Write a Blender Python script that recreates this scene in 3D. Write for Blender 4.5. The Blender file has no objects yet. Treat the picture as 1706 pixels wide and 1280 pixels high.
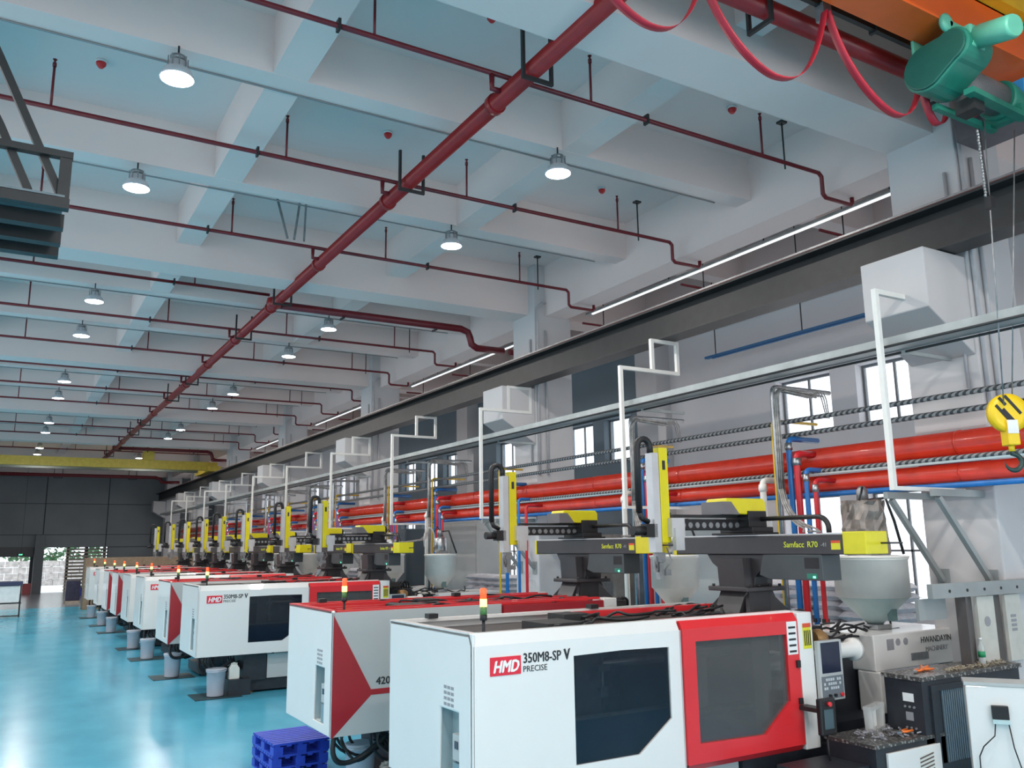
import bpy, math, random
from mathutils import Vector, Matrix
random.seed(7)
PI = math.pi
S = bpy.context.scene
COL = S.collection
# ------------------------------------------------------------------ camera
cam_d = bpy.data.cameras.new('camera'); cam = bpy.data.objects.new('camera', cam_d); COL.objects.link(cam)
yaw, pitch, roll, fpx = 0.536190, 0.187450, -0.0137504, 1413.66
fw = Vector((math.sin(yaw)*math.cos(pitch), math.cos(yaw)*math.cos(pitch), math.sin(pitch)))
r0 = Vector((math.cos(yaw), -math.sin(yaw), 0)); u0 = r0.cross(fw)
rt = math.cos(roll)*r0 + math.sin(roll)*u0; up = -math.sin(roll)*r0 + math.cos(roll)*u0
m4 = Matrix((rt, up, -fw)).transposed().to_4x4(); m4.translation = Vector((0, 0, 2.8))
cam.matrix_world = m4
cam_d.sensor_width = 36; cam_d.lens = 36*fpx/1706; cam_d.clip_start = .05; cam_d.clip_end = 400
S.camera = cam
# ------------------------------------------------------------------ world, exposure
S.view_settings.view_transform = 'Standard'; S.view_settings.look = 'None'
S.view_settings.exposure = -0.22; S.view_settings.gamma = 1; S.view_settings.use_curve_mapping = False
W = bpy.data.worlds.new('sky'); S.world = W; W.use_nodes = True
bg = W.node_tree.nodes['Background']; bg.inputs[0].default_value = (.86, .93, 1, 1); bg.inputs[1].default_value = 2.6
try:
    S.cycles.max_bounces = 6; S.cycles.diffuse_bounces = 4; S.cycles.glossy_bounces = 3
    S.cycles.transmission_bounces = 4; S.cycles.transparent_max_bounces = 8
    S.cycles.caustics_reflective = False; S.cycles.caustics_refractive = False
    S.cycles.sample_clamp_indirect = 4; S.cycles.use_denoising = True
except Exception:
    pass
LAMP_W = 132
DAY_W = 330

def area(name, loc, rot, sx, sy, power, color=(1, 1, 1)):
    l = bpy.data.lights.new(name, 'AREA'); l.shape = 'RECTANGLE'; l.size = sx; l.size_y = sy
    l.energy = power; l.color = color
    o = bpy.data.objects.new(name, l); COL.objects.link(o); o.location = loc; o.rotation_euler = rot
    return o
# daylight entering through the gate behind the camera and the window bays on the right; the left area is added fill
area('daylight_back', (3.5, -8.7, 2.6), (PI/2, 0, 0), 13, 4.2, DAY_W, (1, .97, .93))
area('added_fill_left', (-9.7, 14, 4.5), (0, -PI/2, 0), 4.0, 44, 90, (1, .96, .92))
area('daylight_right', (13.8, 30, 4.2), (0, PI/2, 0), 3.4, 66, 380, (1, .97, .95))
area('daylight_right_near', (13.8, -1.5, 4.2), (0, PI/2, 0), 3.4, 10, 120, (1, .97, .95))

# ------------------------------------------------------------------ helpers
MATS = {}
def mat(name, col, rough=.5, metal=0, var=.06, scale=6, bump=0, emit=0, ecol=None, alpha=1, spec=None, coat=0):
    if name in MATS: return MATS[name]
    m = bpy.data.materials.new(name); m.use_nodes = True; nt = m.node_tree; b = nt.nodes['Principled BSDF']
    tc = nt.nodes.new('ShaderNodeTexCoord'); n = nt.nodes.new('ShaderNodeTexNoise'); n.inputs['Scale'].default_value = scale
    n.inputs['Detail'].default_value = 3
    nt.links.new(tc.outputs['Object'], n.inputs['Vector'])
    r = nt.nodes.new('ShaderNodeValToRGB')
    c = Vector(col); a = c*(1-var); d = Vector([min(1, v*(1+var)) for v in col])
    r.color_ramp.elements[0].position = .3; r.color_ramp.elements[1].position = .7
    r.color_ramp.elements[0].color = (*a, 1); r.color_ramp.elements[1].color = (*d, 1)
    nt.links.new(n.outputs['Fac'], r.inputs[0]); nt.links.new(r.outputs[0], b.inputs['Base Color'])
    b.inputs['Roughness'].default_value = rough; b.inputs['Metallic'].default_value = metal
    if spec is not None: b.inputs['Specular IOR Level'].default_value = spec
    if coat: b.inputs['Coat Weight'].default_value = coat
    if alpha < 1: b.inputs['Alpha'].default_value = alpha
    if emit:
        b.inputs['Emission Color'].default_value = (*(ecol or col), 1); b.inputs['Emission Strength'].default_value = emit
    if bump:
        bp = nt.nodes.new('ShaderNodeBump'); bp.inputs['Strength'].default_value = bump; bp.inputs['Distance'].default_value = .02
        nt.links.new(n.outputs['Fac'], bp.inputs['Height']); nt.links.new(bp.outputs[0], b.inputs['Normal'])
    MATS[name] = m
    return m

WHITEP = mat('ceiling paint', (.83, .70, .665), .85, var=.02, scale=.6)
COLP = mat('column paint', (.60, .585, .59), .8, var=.03, scale=.8)
WALLP = mat('wall paint', (.74, .71, .72), .85, var=.03, scale=.7)
WALLB = mat('blue grey wall tone', (.17, .215, .25), .85, var=.05, scale=.7)  # darker blue grey for some wall bays and cabinets
FARW = mat('dark sheet cladding', (.21, .235, .255), .6, var=.08, scale=.5)
FARJ = mat('cladding joint', (.05, .06, .07), .7)
MW = mat('machine white enamel', (.80, .785, .76), .32, var=.01, scale=3, coat=.3)
MG = mat('machine grey enamel and shade', (.47, .485, .48), .35, var=.02, scale=3)  # real grey parts, plus shade painted onto the white triangle machines' fronts
MR = mat('machine red enamel', (.72, .028, .035), .3, var=.05, scale=2, coat=.3)
MDR = mat('machine deep red', (.36, .012, .022), .35, var=.08, scale=2, coat=.2)
MBK = mat('machine black frame', (.022, .026, .034), .45, var=.2)
TOPD = mat('brown black top plate', (.035, .029, .028), .6, var=.3, scale=12, bump=.3)
GLASSD = mat('dark tinted pane', (.012, .018, .03), .1, var=.1, alpha=.55, spec=.6)
STEEL = mat('brushed steel', (.45, .46, .47), .3, metal=.9, var=.15, scale=14)
DSTEEL = mat('dull steel', (.3, .31, .32), .4, metal=.6, var=.2, scale=10)
BRONZE = mat('bronze part', (.35, .2, .08), .4, metal=.4, var=.2)
FIRE = mat('fire pipe paint', (.27, .014, .016), .35, var=.12, scale=7)
FIRED = mat('dark fire pipe paint', (.15, .007, .014), .4, var=.15, scale=7)
HDR = mat('red insulated header', (.78, .05, .025), .25, var=.1, scale=5, bump=.2, coat=.3)
IRON = mat('dark painted iron', (.019, .02, .021), .5, var=.2, scale=5)
IRONT = mat('rust primer edge', (.13, .035, .03), .6, var=.2)
BLUEP = mat('blue pipe paint', (.02, .17, .5), .35, var=.12)
REDP = mat('red drop pipe paint', (.62, .02, .03), .35, var=.1)
YELP = mat('yellow pipe paint', (.82, .5, .02), .35, var=.1)
WHTP = mat('white plastic pipe', (.85, .84, .8), .4, var=.04)
YEL = mat('robot yellow', (.7, .6, .01), .35, var=.05)
YELF = mat('crane yellow', (.62, .45, .06), .45, var=.12)
RGREY = mat('robot dark grey', (.045, .042, .046), .38, var=.06)
BLK = mat('black rubber', (.012, .012, .014), .5, var=.2)
ALU = mat('aluminium profile', (.6, .6, .61), .35, metal=.4, var=.05)
GREEN = mat('hoist green', (.02, .2, .14), .38, var=.15, scale=5)
GREENL = mat('light hoist green', (.12, .45, .32), .4, var=.12)
ORANGE = mat('crane orange', (.85, .13, .02), .38, var=.08, scale=2)
AMBER_SUN = mat('sunlit amber girder', (.95, .5, .02), .4, var=.06)  # orange girder with sunlight put into its colour
HOOKY = mat('hook block yellow', (.9, .6, .01), .35, var=.05)
CABLER = mat('red flat cable', (.5, .02, .04), .45, var=.1)
BPLAST = mat('blue plastic', (.02, .06, .5), .45, var=.15, scale=9)
TRAY = mat('galvanised tray', (.38, .41, .41), .45, metal=.3, var=.14, scale=4)
PAIL = mat('grey plastic pail', (.5, .5, .56), .4, var=.05)
CAN = mat('milky jerrycan', (.75, .74, .68), .5, var=.05)
HOP = mat('hopper enamel', (.86, .86, .82), .35, var=.03)
HOPB = mat('hopper blue grey cone', (.5, .64, .64), .35, var=.05)
FOIL = mat('crumpled film wrap', (.27, .23, .205), .35, metal=.25, var=.35, scale=9, bump=.6)
BAGW = mat('woven white bag', (.82, .82, .86), .6, var=.1, scale=22, bump=.6)
CARD = mat('carton board', (.3, .2, .13), .8, var=.15)
LAMPB = mat('lamp housing', (.62, .63, .66), .3, metal=.3)
LAMPE = mat('lamp lens', (1, 1, 1), .5, emit=30, ecol=(.95, .98, 1))
TUBEE = mat('batten tube', (1, 1, 1), .5, emit=1.3)
SIGR = mat('signal red lens', (.9, .08, .02), .3, emit=1.2, ecol=(1, .12, .03))
SIGA = mat('signal amber lens', (1, .5, .1), .3, emit=9, ecol=(1, .42, .08))
SIGG = mat('signal green lens', (.08, .2, .05), .3)
LEDG = mat('green led', (.1, 1, .5), .3, emit=4, ecol=(.15, 1, .55))
SCRN = mat('screen glass', (.02, .025, .05), .12, var=.1)
KEYB = mat('keypad grey', (.16, .18, .2), .5)
KEYW = mat('key caps', (.6, .62, .65), .5)
INK = mat('black lettering', (.02, .022, .025), .6)
WINK = mat('white lettering', (.9, .9, .9), .6)
YINK = mat('yellow lettering', (.75, .8, .05), .6)
GINK = mat('grey lettering', (.3, .3, .32), .6)
STKY = mat('yellow sticker', (.72, .66, .03), .5)
STKR = mat('red sticker', (.7, .08, .03), .5)
STKW = mat('white sticker', (.85, .85, .84), .5)
LABR = mat('logo red', (.75, .015, .04), .4)
DOORG = mat('foliage', (.09, .2, .1), .8, var=.6, scale=3)
STONE = mat('pale rubble stone', (.5, .47, .45), .9, var=.3, scale=3)
CONC = mat('pale concrete yard', (.7, .7, .68), .9, var=.05)
SLAT = mat('weathered slat wood', (.42, .37, .31), .8, var=.2)
CLEAR = mat('clear plastic', (.75, .75, .73), .15, alpha=.45)
BPET = mat('bottle plastic', (.7, .75, .74), .1, alpha=.5)
BLAB = mat('green bottle label', (.02, .3, .12), .4)
PAPER = mat('white sheet stack', (.85, .86, .84), .6)
CARTW = mat('off white board', (.56, .55, .5), .6, var=.06)
PGREY = mat('grey green steel', (.3, .32, .32), .5, var=.1, scale=2)
WGLS = mat('window glass', (.9, .95, 1), .05, alpha=.12)
WFRM = mat('window frame dark', (.16, .17, .18), .5)
ORNG = mat('orange handles', (.9, .2, .03), .4)
BLUEB = mat('blue batten', (.03, .14, .32), .5)

def floor_mat():
    m = bpy.data.materials.new('cyan epoxy floor'); m.use_nodes = True; nt = m.node_tree; b = nt.nodes['Principled BSDF']
    tc = nt.nodes.new('ShaderNodeTexCoord'); n = nt.nodes.new('ShaderNodeTexNoise'); n.inputs['Scale'].default_value = 1.4; n.inputs['Detail'].default_value = 6
    mp = nt.nodes.new('ShaderNodeMapping'); mp.inputs['Scale'].default_value = (1, .5, 1)
    nt.links.new(tc.outputs['Object'], mp.inputs[0]); nt.links.new(mp.outputs[0], n.inputs[0])
    r = nt.nodes.new('ShaderNodeValToRGB'); r.color_ramp.elements[0].color = (.05, .34, .50, 1); r.color_ramp.elements[1].color = (.09, .46, .64, 1)
    r.color_ramp.elements[0].position = .3; r.color_ramp.elements[1].position = .72
    nt.links.new(n.outputs['Fac'], r.inputs[0]); nt.links.new(r.outputs[0], b.inputs['Base Color'])
    n2 = nt.nodes.new('ShaderNodeTexNoise'); n2.inputs['Scale'].default_value = 5; nt.links.new(tc.outputs['Object'], n2.inputs[0])
    bp = nt.nodes.new('ShaderNodeBump'); bp.inputs['Strength'].default_value = .03; bp.inputs['Distance'].default_value = .01
    nt.links.new(n2.outputs['Fac'], bp.inputs['Height']); nt.links.new(bp.outputs[0], b.inputs['Normal'])
    b.inputs['Roughness'].default_value = .21; b.inputs['Specular IOR Level'].default_value = .7
    return m
def stripe_mat(name, c1, c2, scale, direction='DIAGONAL', rough=.4, metal=0):
    m = bpy.data.materials.new(name); m.use_nodes = True; nt = m.node_tree; b = nt.nodes['Principled BSDF']
    tc = nt.nodes.new('ShaderNodeTexCoord'); w = nt.nodes.new('ShaderNodeTexWave'); w.bands_direction = direction
    w.inputs['Scale'].default_value = scale; nt.links.new(tc.outputs['Object'], w.inputs[0])
    r = nt.nodes.new('ShaderNodeValToRGB'); r.color_ramp.elements[0].position = .45; r.color_ramp.elements[1].position = .55
    r.color_ramp.elements[0].color = (*c1, 1); r.color_ramp.elements[1].color = (*c2, 1)
    nt.links.new(w.outputs['Fac'], r.inputs[0]); nt.links.new(r.outputs[0], b.inputs['Base Color'])
    b.inputs['Roughness'].default_value = rough; b.inputs['Metallic'].default_value = metal
    return m
FLOORM = floor_mat()
HOSEM = stripe_mat('spiral wrapped hose', (.05, .05, .055), (.3, .3, .3), 7)
def checker_mat():
    m = bpy.data.materials.new('checker plate'); m.use_nodes = True; nt = m.node_tree; b = nt.nodes['Principled BSDF']
    tc = nt.nodes.new('ShaderNodeTexCoord'); v = nt.nodes.new('ShaderNodeTexVoronoi'); v.inputs['Scale'].default_value = 28
    nt.links.new(tc.outputs['Object'], v.inputs[0])
    r = nt.nodes.new('ShaderNodeValToRGB'); r.color_ramp.elements[0].color = (.42, .4, .38, 1); r.color_ramp.elements[1].color = (.09, .085, .08, 1)
    r.color_ramp.elements[0].position = .25; r.color_ramp.elements[1].position = .5
    nt.links.new(v.outputs['Distance'], r.inputs[0]); nt.links.new(r.outputs[0], b.inputs['Base Color'])
    bp = nt.nodes.new('ShaderNodeBump'); bp.invert = True; bp.inputs['Strength'].default_value = .6; nt.links.new(v.outputs['Distance'], bp.inputs['Height'])
    nt.links.new(bp.outputs[0], b.inputs['Normal']); b.inputs['Metallic'].default_value = .5; b.inputs['Roughness'].default_value = .4
    return m
CHECK = checker_mat()

def smooth(pts, n=4):
    P = [Vector(p) for p in pts]
    if len(P) < 3: return P
    out = []
    for i in range(len(P)-1):
        a = P[max(i-1, 0)]; b = P[i]; c = P[i+1]; d = P[min(i+2, len(P)-1)]
        for j in range(n):
            t = j/n; out.append(.5*((2*b)+(-a+c)*t+(2*a-5*b+4*c-d)*t*t+(-a+3*b-3*c+d)*t**3))
    out.append(P[-1]); return out
class MB:
    def __init__(s): s.v = []; s.f = []; s.sm = []
    def add(s, vs, fs, smooth=False):
        k = len(s.v); s.v += [tuple(v) for v in vs]; s.f += [tuple(i+k for i in f) for f in fs]; s.sm += [smooth]*len(fs); return s
    def box(s, x0, x1, y0, y1, z0, z1):
        if x0 > x1: x0, x1 = x1, x0
        if y0 > y1: y0, y1 = y1, y0
        if z0 > z1: z0, z1 = z1, z0
        return s.add([(x0,y0,z0),(x1,y0,z0),(x1,y1,z0),(x0,y1,z0),(x0,y0,z1),(x1,y0,z1),(x1,y1,z1),(x0,y1,z1)],
                     [(0,3,2,1),(4,5,6,7),(0,1,5,4),(1,2,6,5),(2,3,7,6),(3,0,4,7)])
    def bar(s, a, b, w, h=None, up=(0, 0, 1)):
        a = Vector(a); b = Vector(b); d = (b-a).normalized(); u = Vector(up)
        if abs(d.dot(u)) > .98: u = Vector((1, 0, 0))
        x = d.cross(u).normalized(); y = x.cross(d); h = h or w
        vs = [p+x*i*w/2+y*j*h/2 for p in (a, b) for i, j in ((-1,-1),(1,-1),(1,1),(-1,1))]
        return s.add(vs, [(0,3,2,1),(4,5,6,7),(0,1,5,4),(1,2,6,5),(2,3,7,6),(3,0,4,7)])
    def tube(s, pts, r, n=8, caps=True):
        pts = [Vector(p) for p in pts]; rings = []; k = len(s.v); prev = None
        for i, p in enumerate(pts):
            d = ((pts[min(i+1, len(pts)-1)]-p).normalized() + (p-pts[max(i-1, 0)]).normalized())
            if d.length < 1e-6: d = Vector((0, 0, 1))
            d.normalize()
            if prev is None:
                u = Vector((0, 0, 1)) if abs(d.z) < .9 else Vector((1, 0, 0)); x = d.cross(u).normalized()
            else:
                x = (prev-d*prev.dot(d)).normalized()
            prev = x; y = d.cross(x); rr = r[i] if isinstance(r, (list, tuple)) else r
            for j in range(n):
                a = 2*PI*j/n; s.v.append(tuple(p+x*math.cos(a)*rr+y*math.sin(a)*rr))
        for i in range(len(pts)-1):
            for j in range(n):
                s.f.append((k+i*n+j, k+i*n+(j+1) % n, k+(i+1)*n+(j+1) % n, k+(i+1)*n+j)); s.sm.append(True)
        if caps:
            s.f.append(tuple(k+j for j in reversed(range(n)))); s.sm.append(False)
            s.f.append(tuple(k+(len(pts)-1)*n+j for j in range(n))); s.sm.append(False)
        return s
    def lathe(s, prof, c=(0, 0, 0), n=20, ax='Z', smooth=True):
        c = Vector(c); k = len(s.v)
        for r, z in prof:
            for j in range(n):
                a = 2*PI*j/n; q = (r*math.cos(a), r*math.sin(a), z)
                if ax == 'X': q = (z, q[0], q[1])
                if ax == 'Y': q = (q[1], z, q[0])
                s.v.append(tuple(c+Vector(q)))
        for i in range(len(prof)-1):
            for j in range(n):
                s.f.append((k+i*n+j, k+i*n+(j+1) % n, k+(i+1)*n+(j+1) % n, k+(i+1)*n+j)); s.sm.append(smooth)
        s.f.append(tuple(k+j for j in reversed(range(n)))); s.sm.append(False)
        s.f.append(tuple(k+(len(prof)-1)*n+j for j in range(n))); s.sm.append(False)
        return s
    def prism(s, poly, ax, lo, hi):
        n = len(poly)
        def P(q, t): return {'Y': (q[0], t, q[1]), 'X': (t, q[0], q[1]), 'Z': (q[0], q[1], t)}[ax]
        vs = [P(q, lo) for q in poly]+[P(q, hi) for q in poly]
        return s.add(vs, [tuple(range(n)), tuple(reversed(range(n, 2*n)))]+[(i, i+n, (i+1) % n+n, (i+1) % n) for i in range(n)])
    def frame(s, outer, inner, ax, lo, hi):
        # polygons with equal vertex count; makes a plate with a hole
        n = len(outer)
        def P(q, t): return {'Y': (q[0], t, q[1]), 'X': (t, q[0], q[1]), 'Z': (q[0], q[1], t)}[ax]
        vs = [P(q, lo) for q in outer]+[P(q, lo) for q in inner]+[P(q, hi) for q in outer]+[P(q, hi) for q in inner]
        fs = []
        for i in range(n):
            j = (i+1) % n
            fs += [(i, j, j+n, i+n), (i+2*n, i+3*n, j+3*n, j+2*n), (i, i+2*n, j+2*n, j), (i+n, j+n, j+3*n, i+3*n)]
        return s.add(vs, fs)
    def build(s, name, m, parent=None, bevel=0, kind=None):
        me = bpy.data.meshes.new(name); me.from_pydata(s.v, [], s.f); me.materials.append(m)
        me.polygons.foreach_set('use_smooth', s.sm)
        me.update()
        o = bpy.data.objects.new(name, me); COL.objects.link(o)
        if parent: o.parent = parent
        if bevel:
            b = o.modifiers.new('bevel', 'BEVEL'); b.width = bevel; b.segments = 2; b.limit_method = 'ANGLE'
        if kind: o['kind'] = kind
        return o
def tag(o, label, cat, group=None):
    o['label'] = label; o['category'] = cat
    if group: o['group'] = group
    return o
def empty(name, loc, label=None, cat=None, group=None, rz=0):
    o = bpy.data.objects.new(name, None); COL.objects.link(o); o.location = loc; o.rotation_euler = (0, 0, rz); o.empty_display_size = .1
    if label: tag(o, label, cat, group)
    return o
def copy_tree(o, parent=None):
    c = o.copy(); COL.objects.link(c)
    if parent: c.parent = parent
    for ch in [x for x in ALLC.get(o, [])]: copy_tree(ch, c)
    return c
ALLC = {}
def index_tree(root):
    ALLC.clear()
    for o in bpy.data.objects:
        if o.parent: ALLC.setdefault(o.parent, []).append(o)
def text(name, s, size, m, parent, loc, rot=(PI/2, 0, 0), shear=0, ext=.0015, align='LEFT', sx=1, bold=0, dbl=0):
    c = bpy.data.curves.new(name, 'FONT'); c.body = s; c.size = size; c.extrude = ext; c.shear = shear; c.align_x = align; c.offset = bold
    c.resolution_u = 2
    c.materials.append(m); tmp = bpy.data.objects.new(name+'_src', c); me = bpy.data.meshes.new_from_object(tmp); bpy.data.objects.remove(tmp); me.name = name
    if dbl:
        vs = [v.co.copy() for v in me.vertices]; fs = [tuple(p.vertices) for p in me.polygons]; k = len(vs)
        m2 = bpy.data.meshes.new(name); m2.from_pydata([tuple(v) for v in vs]+[(v.x+dbl, v.y+dbl*.3, v.z+.0002) for v in vs]+[(v.x+dbl*.5, v.y-dbl*.3, v.z+.0001) for v in vs], [], fs+[tuple(i+k for i in f) for f in fs]+[tuple(i+2*k for i in f) for f in fs]); m2.materials.append(m); me = m2
    o = bpy.data.objects.new(name, me); COL.objects.link(o); o.parent = parent; o.location = loc; o.rotation_euler = rot; o.scale = (sx, 1, 1)
    return o
def ST(name, mb, m, bevel=0, parent=None): return mb.build(name, m, parent, bevel, kind=None if parent else 'structure')
ORD = ['nearest', 'second nearest', 'third nearest', 'fourth nearest', 'fifth nearest', 'sixth nearest', 'seventh nearest', 'eighth nearest', 'ninth nearest', 'tenth nearest', 'eleventh nearest', 'twelfth nearest', 'thirteenth nearest', 'fourteenth nearest', 'fifteenth nearest', 'sixteenth nearest']

# ------------------------------------------------------------------ setting
PER = 10.05
YC = [6.2+PER*k for k in range(-1, 7)]
XW0, XW1, YB, YF = -10, 14, -9, 67.5
SLAB = 9.15
ST('floor', MB().box(XW0, XW1, YB, 50, -.2, 0), FLOORM)
ST('floor_far', MB().box(XW0, XW1, 50, YF+.3, -.2, 0), mat('grey epoxy floor', (.22, .235, .26), .2, var=.1, scale=1))
ST('ceiling', MB().box(XW0-.3, XW1+.3, YB-.3, YF+.3, SLAB, SLAB+.2), WHITEP)
for k, y in enumerate(YC):
    ST('deep_ceiling_beam', MB().box(XW0, XW1, y-.2, y+.5, 8.0, SLAB+.01), WHITEP)
    for d in (3.4, 6.75):
        if y+d < YF: ST('cross_ceiling_beam', MB().box(XW0, XW1, y+d-.17, y+d+.18, 8.4, SLAB+.01), WHITEP)
for x in (-6.3, -1.75, 2.33, 6.5):
    ST('long_ceiling_beam', MB().box(x, x+.42, YB, YF, 8.405, SLAB+.01), WHITEP)
ST('column_line_girder', MB().box(10.3, 10.9, YB, YF, 7.95, SLAB+.01), WHITEP)
ST('wall_line_girder', MB().box(13.5, 14, YB, YF, 7.7, SLAB+.01), WHITEP)
for k, y in enumerate(YC):
    c = ST('column', MB().box(10, 11, y-.45, y+.5, 0, SLAB), COLP, .02)
    ST('corbel', MB().prism([(10, 5.0), (9.15, 5.5), (9.15, 6.24), (10.0, 6.24)], 'Y', y-.42, y+.45), COLP, .015, parent=c)
    if y < 60:
        ST('conduit', MB().tube([(9.97, y-.3, 7.4), (9.97, y-.3, 4.6)], .022).tube([(10.06, y-.48, 4.3), (10.06, y-.48, 8.1), (10.2, y-.48, 8.25), (10.9, y-.48, 8.25)], .025).tube([(10.28, y-.48, 4.3), (10.28, y-.48, 7.6)], .025), mat('painted conduit', (.5, .5, .52), .5), parent=c)
# right wall in bays with window openings
def wall_x(name, x0, x1, ys, zs, holes, m, parent=None):
    """wall slab normal to X with rectangular openings, one mesh"""
    mb = MB()
    Ys = sorted(set(list(ys)+[h[0] for h in holes]+[h[1] for h in holes])); Zs = sorted(set(list(zs)+[h[2] for h in holes]+[h[3] for h in holes]))
    for a, b in zip(Ys, Ys[1:]):
        run = None
        for c, d in zip(Zs, Zs[1:]):
            if any(h[0] <= (a+b)/2 <= h[1] and h[2] <= (c+d)/2 <= h[3] for h in holes):
                if run: mb.box(x0, x1, a, b, *run); run = None
            else: run = (c, d) if run is None else (run[0], d)
        if run: mb.box(x0, x1, a, b, *run)
    return ST(name, mb, m, parent=parent)
def window(n, y0, y1, z0, z1, x=14.2, nv=2, nh=2):
    f = MB().frame([(y0, z0), (y1, z0), (y1, z1), (y0, z1)], [(y0+.05, z0+.05), (y1-.05, z0+.05), (y1-.05, z1-.05), (y0+.05, z1-.05)], 'X', x, x+.06)
    for i in range(1, nv): yy = y0+(y1-y0)*i/nv; f.box(x+.005, x+.05, yy-.02, yy+.02, z0, z1)
    for i in range(1, nh): zz = z0+(z1-z0)*i/nh; f.box(x+.005, x+.05, y0, y1, zz-.018, zz+.018)
    o = ST('window_%d' % n, f, WFRM)
    MB().box(x+.02, x+.03, y0+.03, y1-.03, z0+.03, z1-.03).build('window_pane', WGLS, o)
wn = 1
for k, y in enumerate(YC):
    y1 = min(y+PER, YF)
    holes = []
    for a, b in ((2.9, 4.3), (4.9, 6.3)):
        if y+b < y1: holes += [(y+a, y+b, 5.0, 6.15), (y+a, y+b, 1.5, 3.7)]
    if k >= 2:
        holes += [(y+1.2, y+2.4, 5.0, 6.15)] if y+2.4 < y1 else []
        holes += [(y+7, y+8.4, 5.0, 6.15), (y+7, y+8.4, 1.5, 3.7)] if y+8.4 < y1 else []
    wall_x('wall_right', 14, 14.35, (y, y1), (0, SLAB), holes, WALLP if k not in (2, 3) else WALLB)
    for h in holes:
        window(wn, h[0], h[1], h[2], h[3], nv=2, nh=2 if h[3]-h[2] > 1.5 else 1); wn += 1
    ST('wall_pilaster', MB().box(13.55, 14.0, y-.4, y+.4, 0, SLAB), COLP, .01)
wall_x('wall_right', 14, 14.35, (YB, YC[0]), (0, SLAB), [], WALLP)
wall_x('wall_left', XW0-.3, XW0, (YB, YF), (0, SLAB), [(-6, 36, 2.4, 6.6)], WALLP)
# far wall: dark cladding panels with joints
fx = [XW0, -5.6, -1.6, 2.4, 6.35, 10.3, XW1]
fz = [3.05, 3.92, 6.05, 8.1]
fwall = ST('wall_far', MB().box(XW0, -.6, YF+.12, YF+.3, 0, 9.1).box(1.75, 2.5, YF+.12, YF+.3, 0, 9.1).box(-.6, 1.75, YF+.12, YF+.3, 2.7, 9.1).box(2.5, 6.5, YF+.12, YF+.3, 3.05, 9.1).box(6.5, XW1, YF+.12, YF+.3, 0, 9.1), FARJ)
for a, b in zip(fx, fx[1:]):
    for c, d in zip(fz, fz[1:]): MB().box(a+.03, b-.03, YF+.04, YF+.125, c+.02, d-.02).build('cladding_panel', FARW, fwall)
MB().box(6.55, 10.27, YF+.04, YF+.125, .05, 3.02).build('cladding_panel', FARW, fwall)
MB().box(10.33, 13.97, YF+.04, YF+.125, .05, 3.02).build('cladding_panel', FARW, fwall)
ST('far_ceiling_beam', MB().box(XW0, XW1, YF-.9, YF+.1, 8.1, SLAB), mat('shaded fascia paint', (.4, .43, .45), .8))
ST('door_post', MB().box(1.95, 2.52, YF-.7, YF+.12, 0, 3.9), mat('grey door post', (.16, .18, .2), .6), .01)
ST('door_1', MB().box(-.6, 1.9, YF-.15, YF+.0, 2.45, 3.1).box(-.7, -.55, YF-.15, YF, 0, 2.45), mat('roller shutter box', (.1, .11, .12), .6))
ST('wall_back', MB().box(XW0, -3.2, YB-.3, YB, 0, SLAB).box(10.2, XW1, YB-.3, YB, 0, SLAB).box(-3.2, 10.2, YB-.3, YB, 6.1, SLAB), WALLP)
# yard outside the far door
ST('yard_ground', MB().box(-12, 22, YF+.3, 100, -.25, -.05), CONC)
yw = empty('rubble_wall', (4, 84, -.05), 'pale rubble stone wall standing in the yard beyond the open far door', 'wall')
for r in range(4):
    for c in range(16):
        MB().box(-8+c*1.0+(r % 2)*.4, -7.04+c*1.0+(r % 2)*.4, -.3-random.random()*.08, .3, r*.52, r*.52+.49).build('stone', STONE, yw)
def blob(mb, c, r, n=60, sz=.5):
    for i in range(n):
        v = Vector((random.gauss(0, 1), random.gauss(0, 1), random.gauss(0, 1))).normalized()*r*random.uniform(.6, 1)
        p = Vector(c)+v; s_ = sz*random.uniform(.5, 1); a = Vector((random.uniform(-1, 1), random.uniform(-1, 1), random.uniform(-1, 1))).normalized(); b = a.cross(Vector((.3, .5, .8))).normalized()
        mb.add([p-a*s_, p-b*s_*.6, p+a*s_, p+b*s_*.6], [(0, 1, 2, 3)])
for i, (x, y) in enumerate(((1.6, 90), (4.2, 92), (6.8, 90))):
    t = empty('yard_tree', (x, y, -.05), 'green bushy tree behind the rubble wall, %s of three seen through the far door' % ('leftmost', 'middle one', 'rightmost')[i], 'tree', 'trees in the yard')
    MB().tube([(0, 0, 0), (0, 0, 2.6)], [.16, .09]).build('trunk', SLAT, t)
    mb = MB(); blob(mb, (0, 0, 3.2), 1.7, 260, .35); mb.build('crown', DOORG, t)
sl = empty('slatted_stack', (3.95, YF+.8, -.05), 'tall stack of weathered wooden slats standing in the far doorway', 'timber stack')
for i in range(13):
    MB().box(0, 2.6, 0, .9, .08+i*.235, .08+i*.235+.12).build('slat', SLAT, sl)
MB().box(.05, .2, .1, .8, 0, 3.1).box(2.4, 2.55, .1, .8, 0, 3.1).box(1.2, 1.4, .1, .8, 0, 3.1).build('upright', mat('dark timber', (.08, .06, .05), .8), sl)

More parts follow.
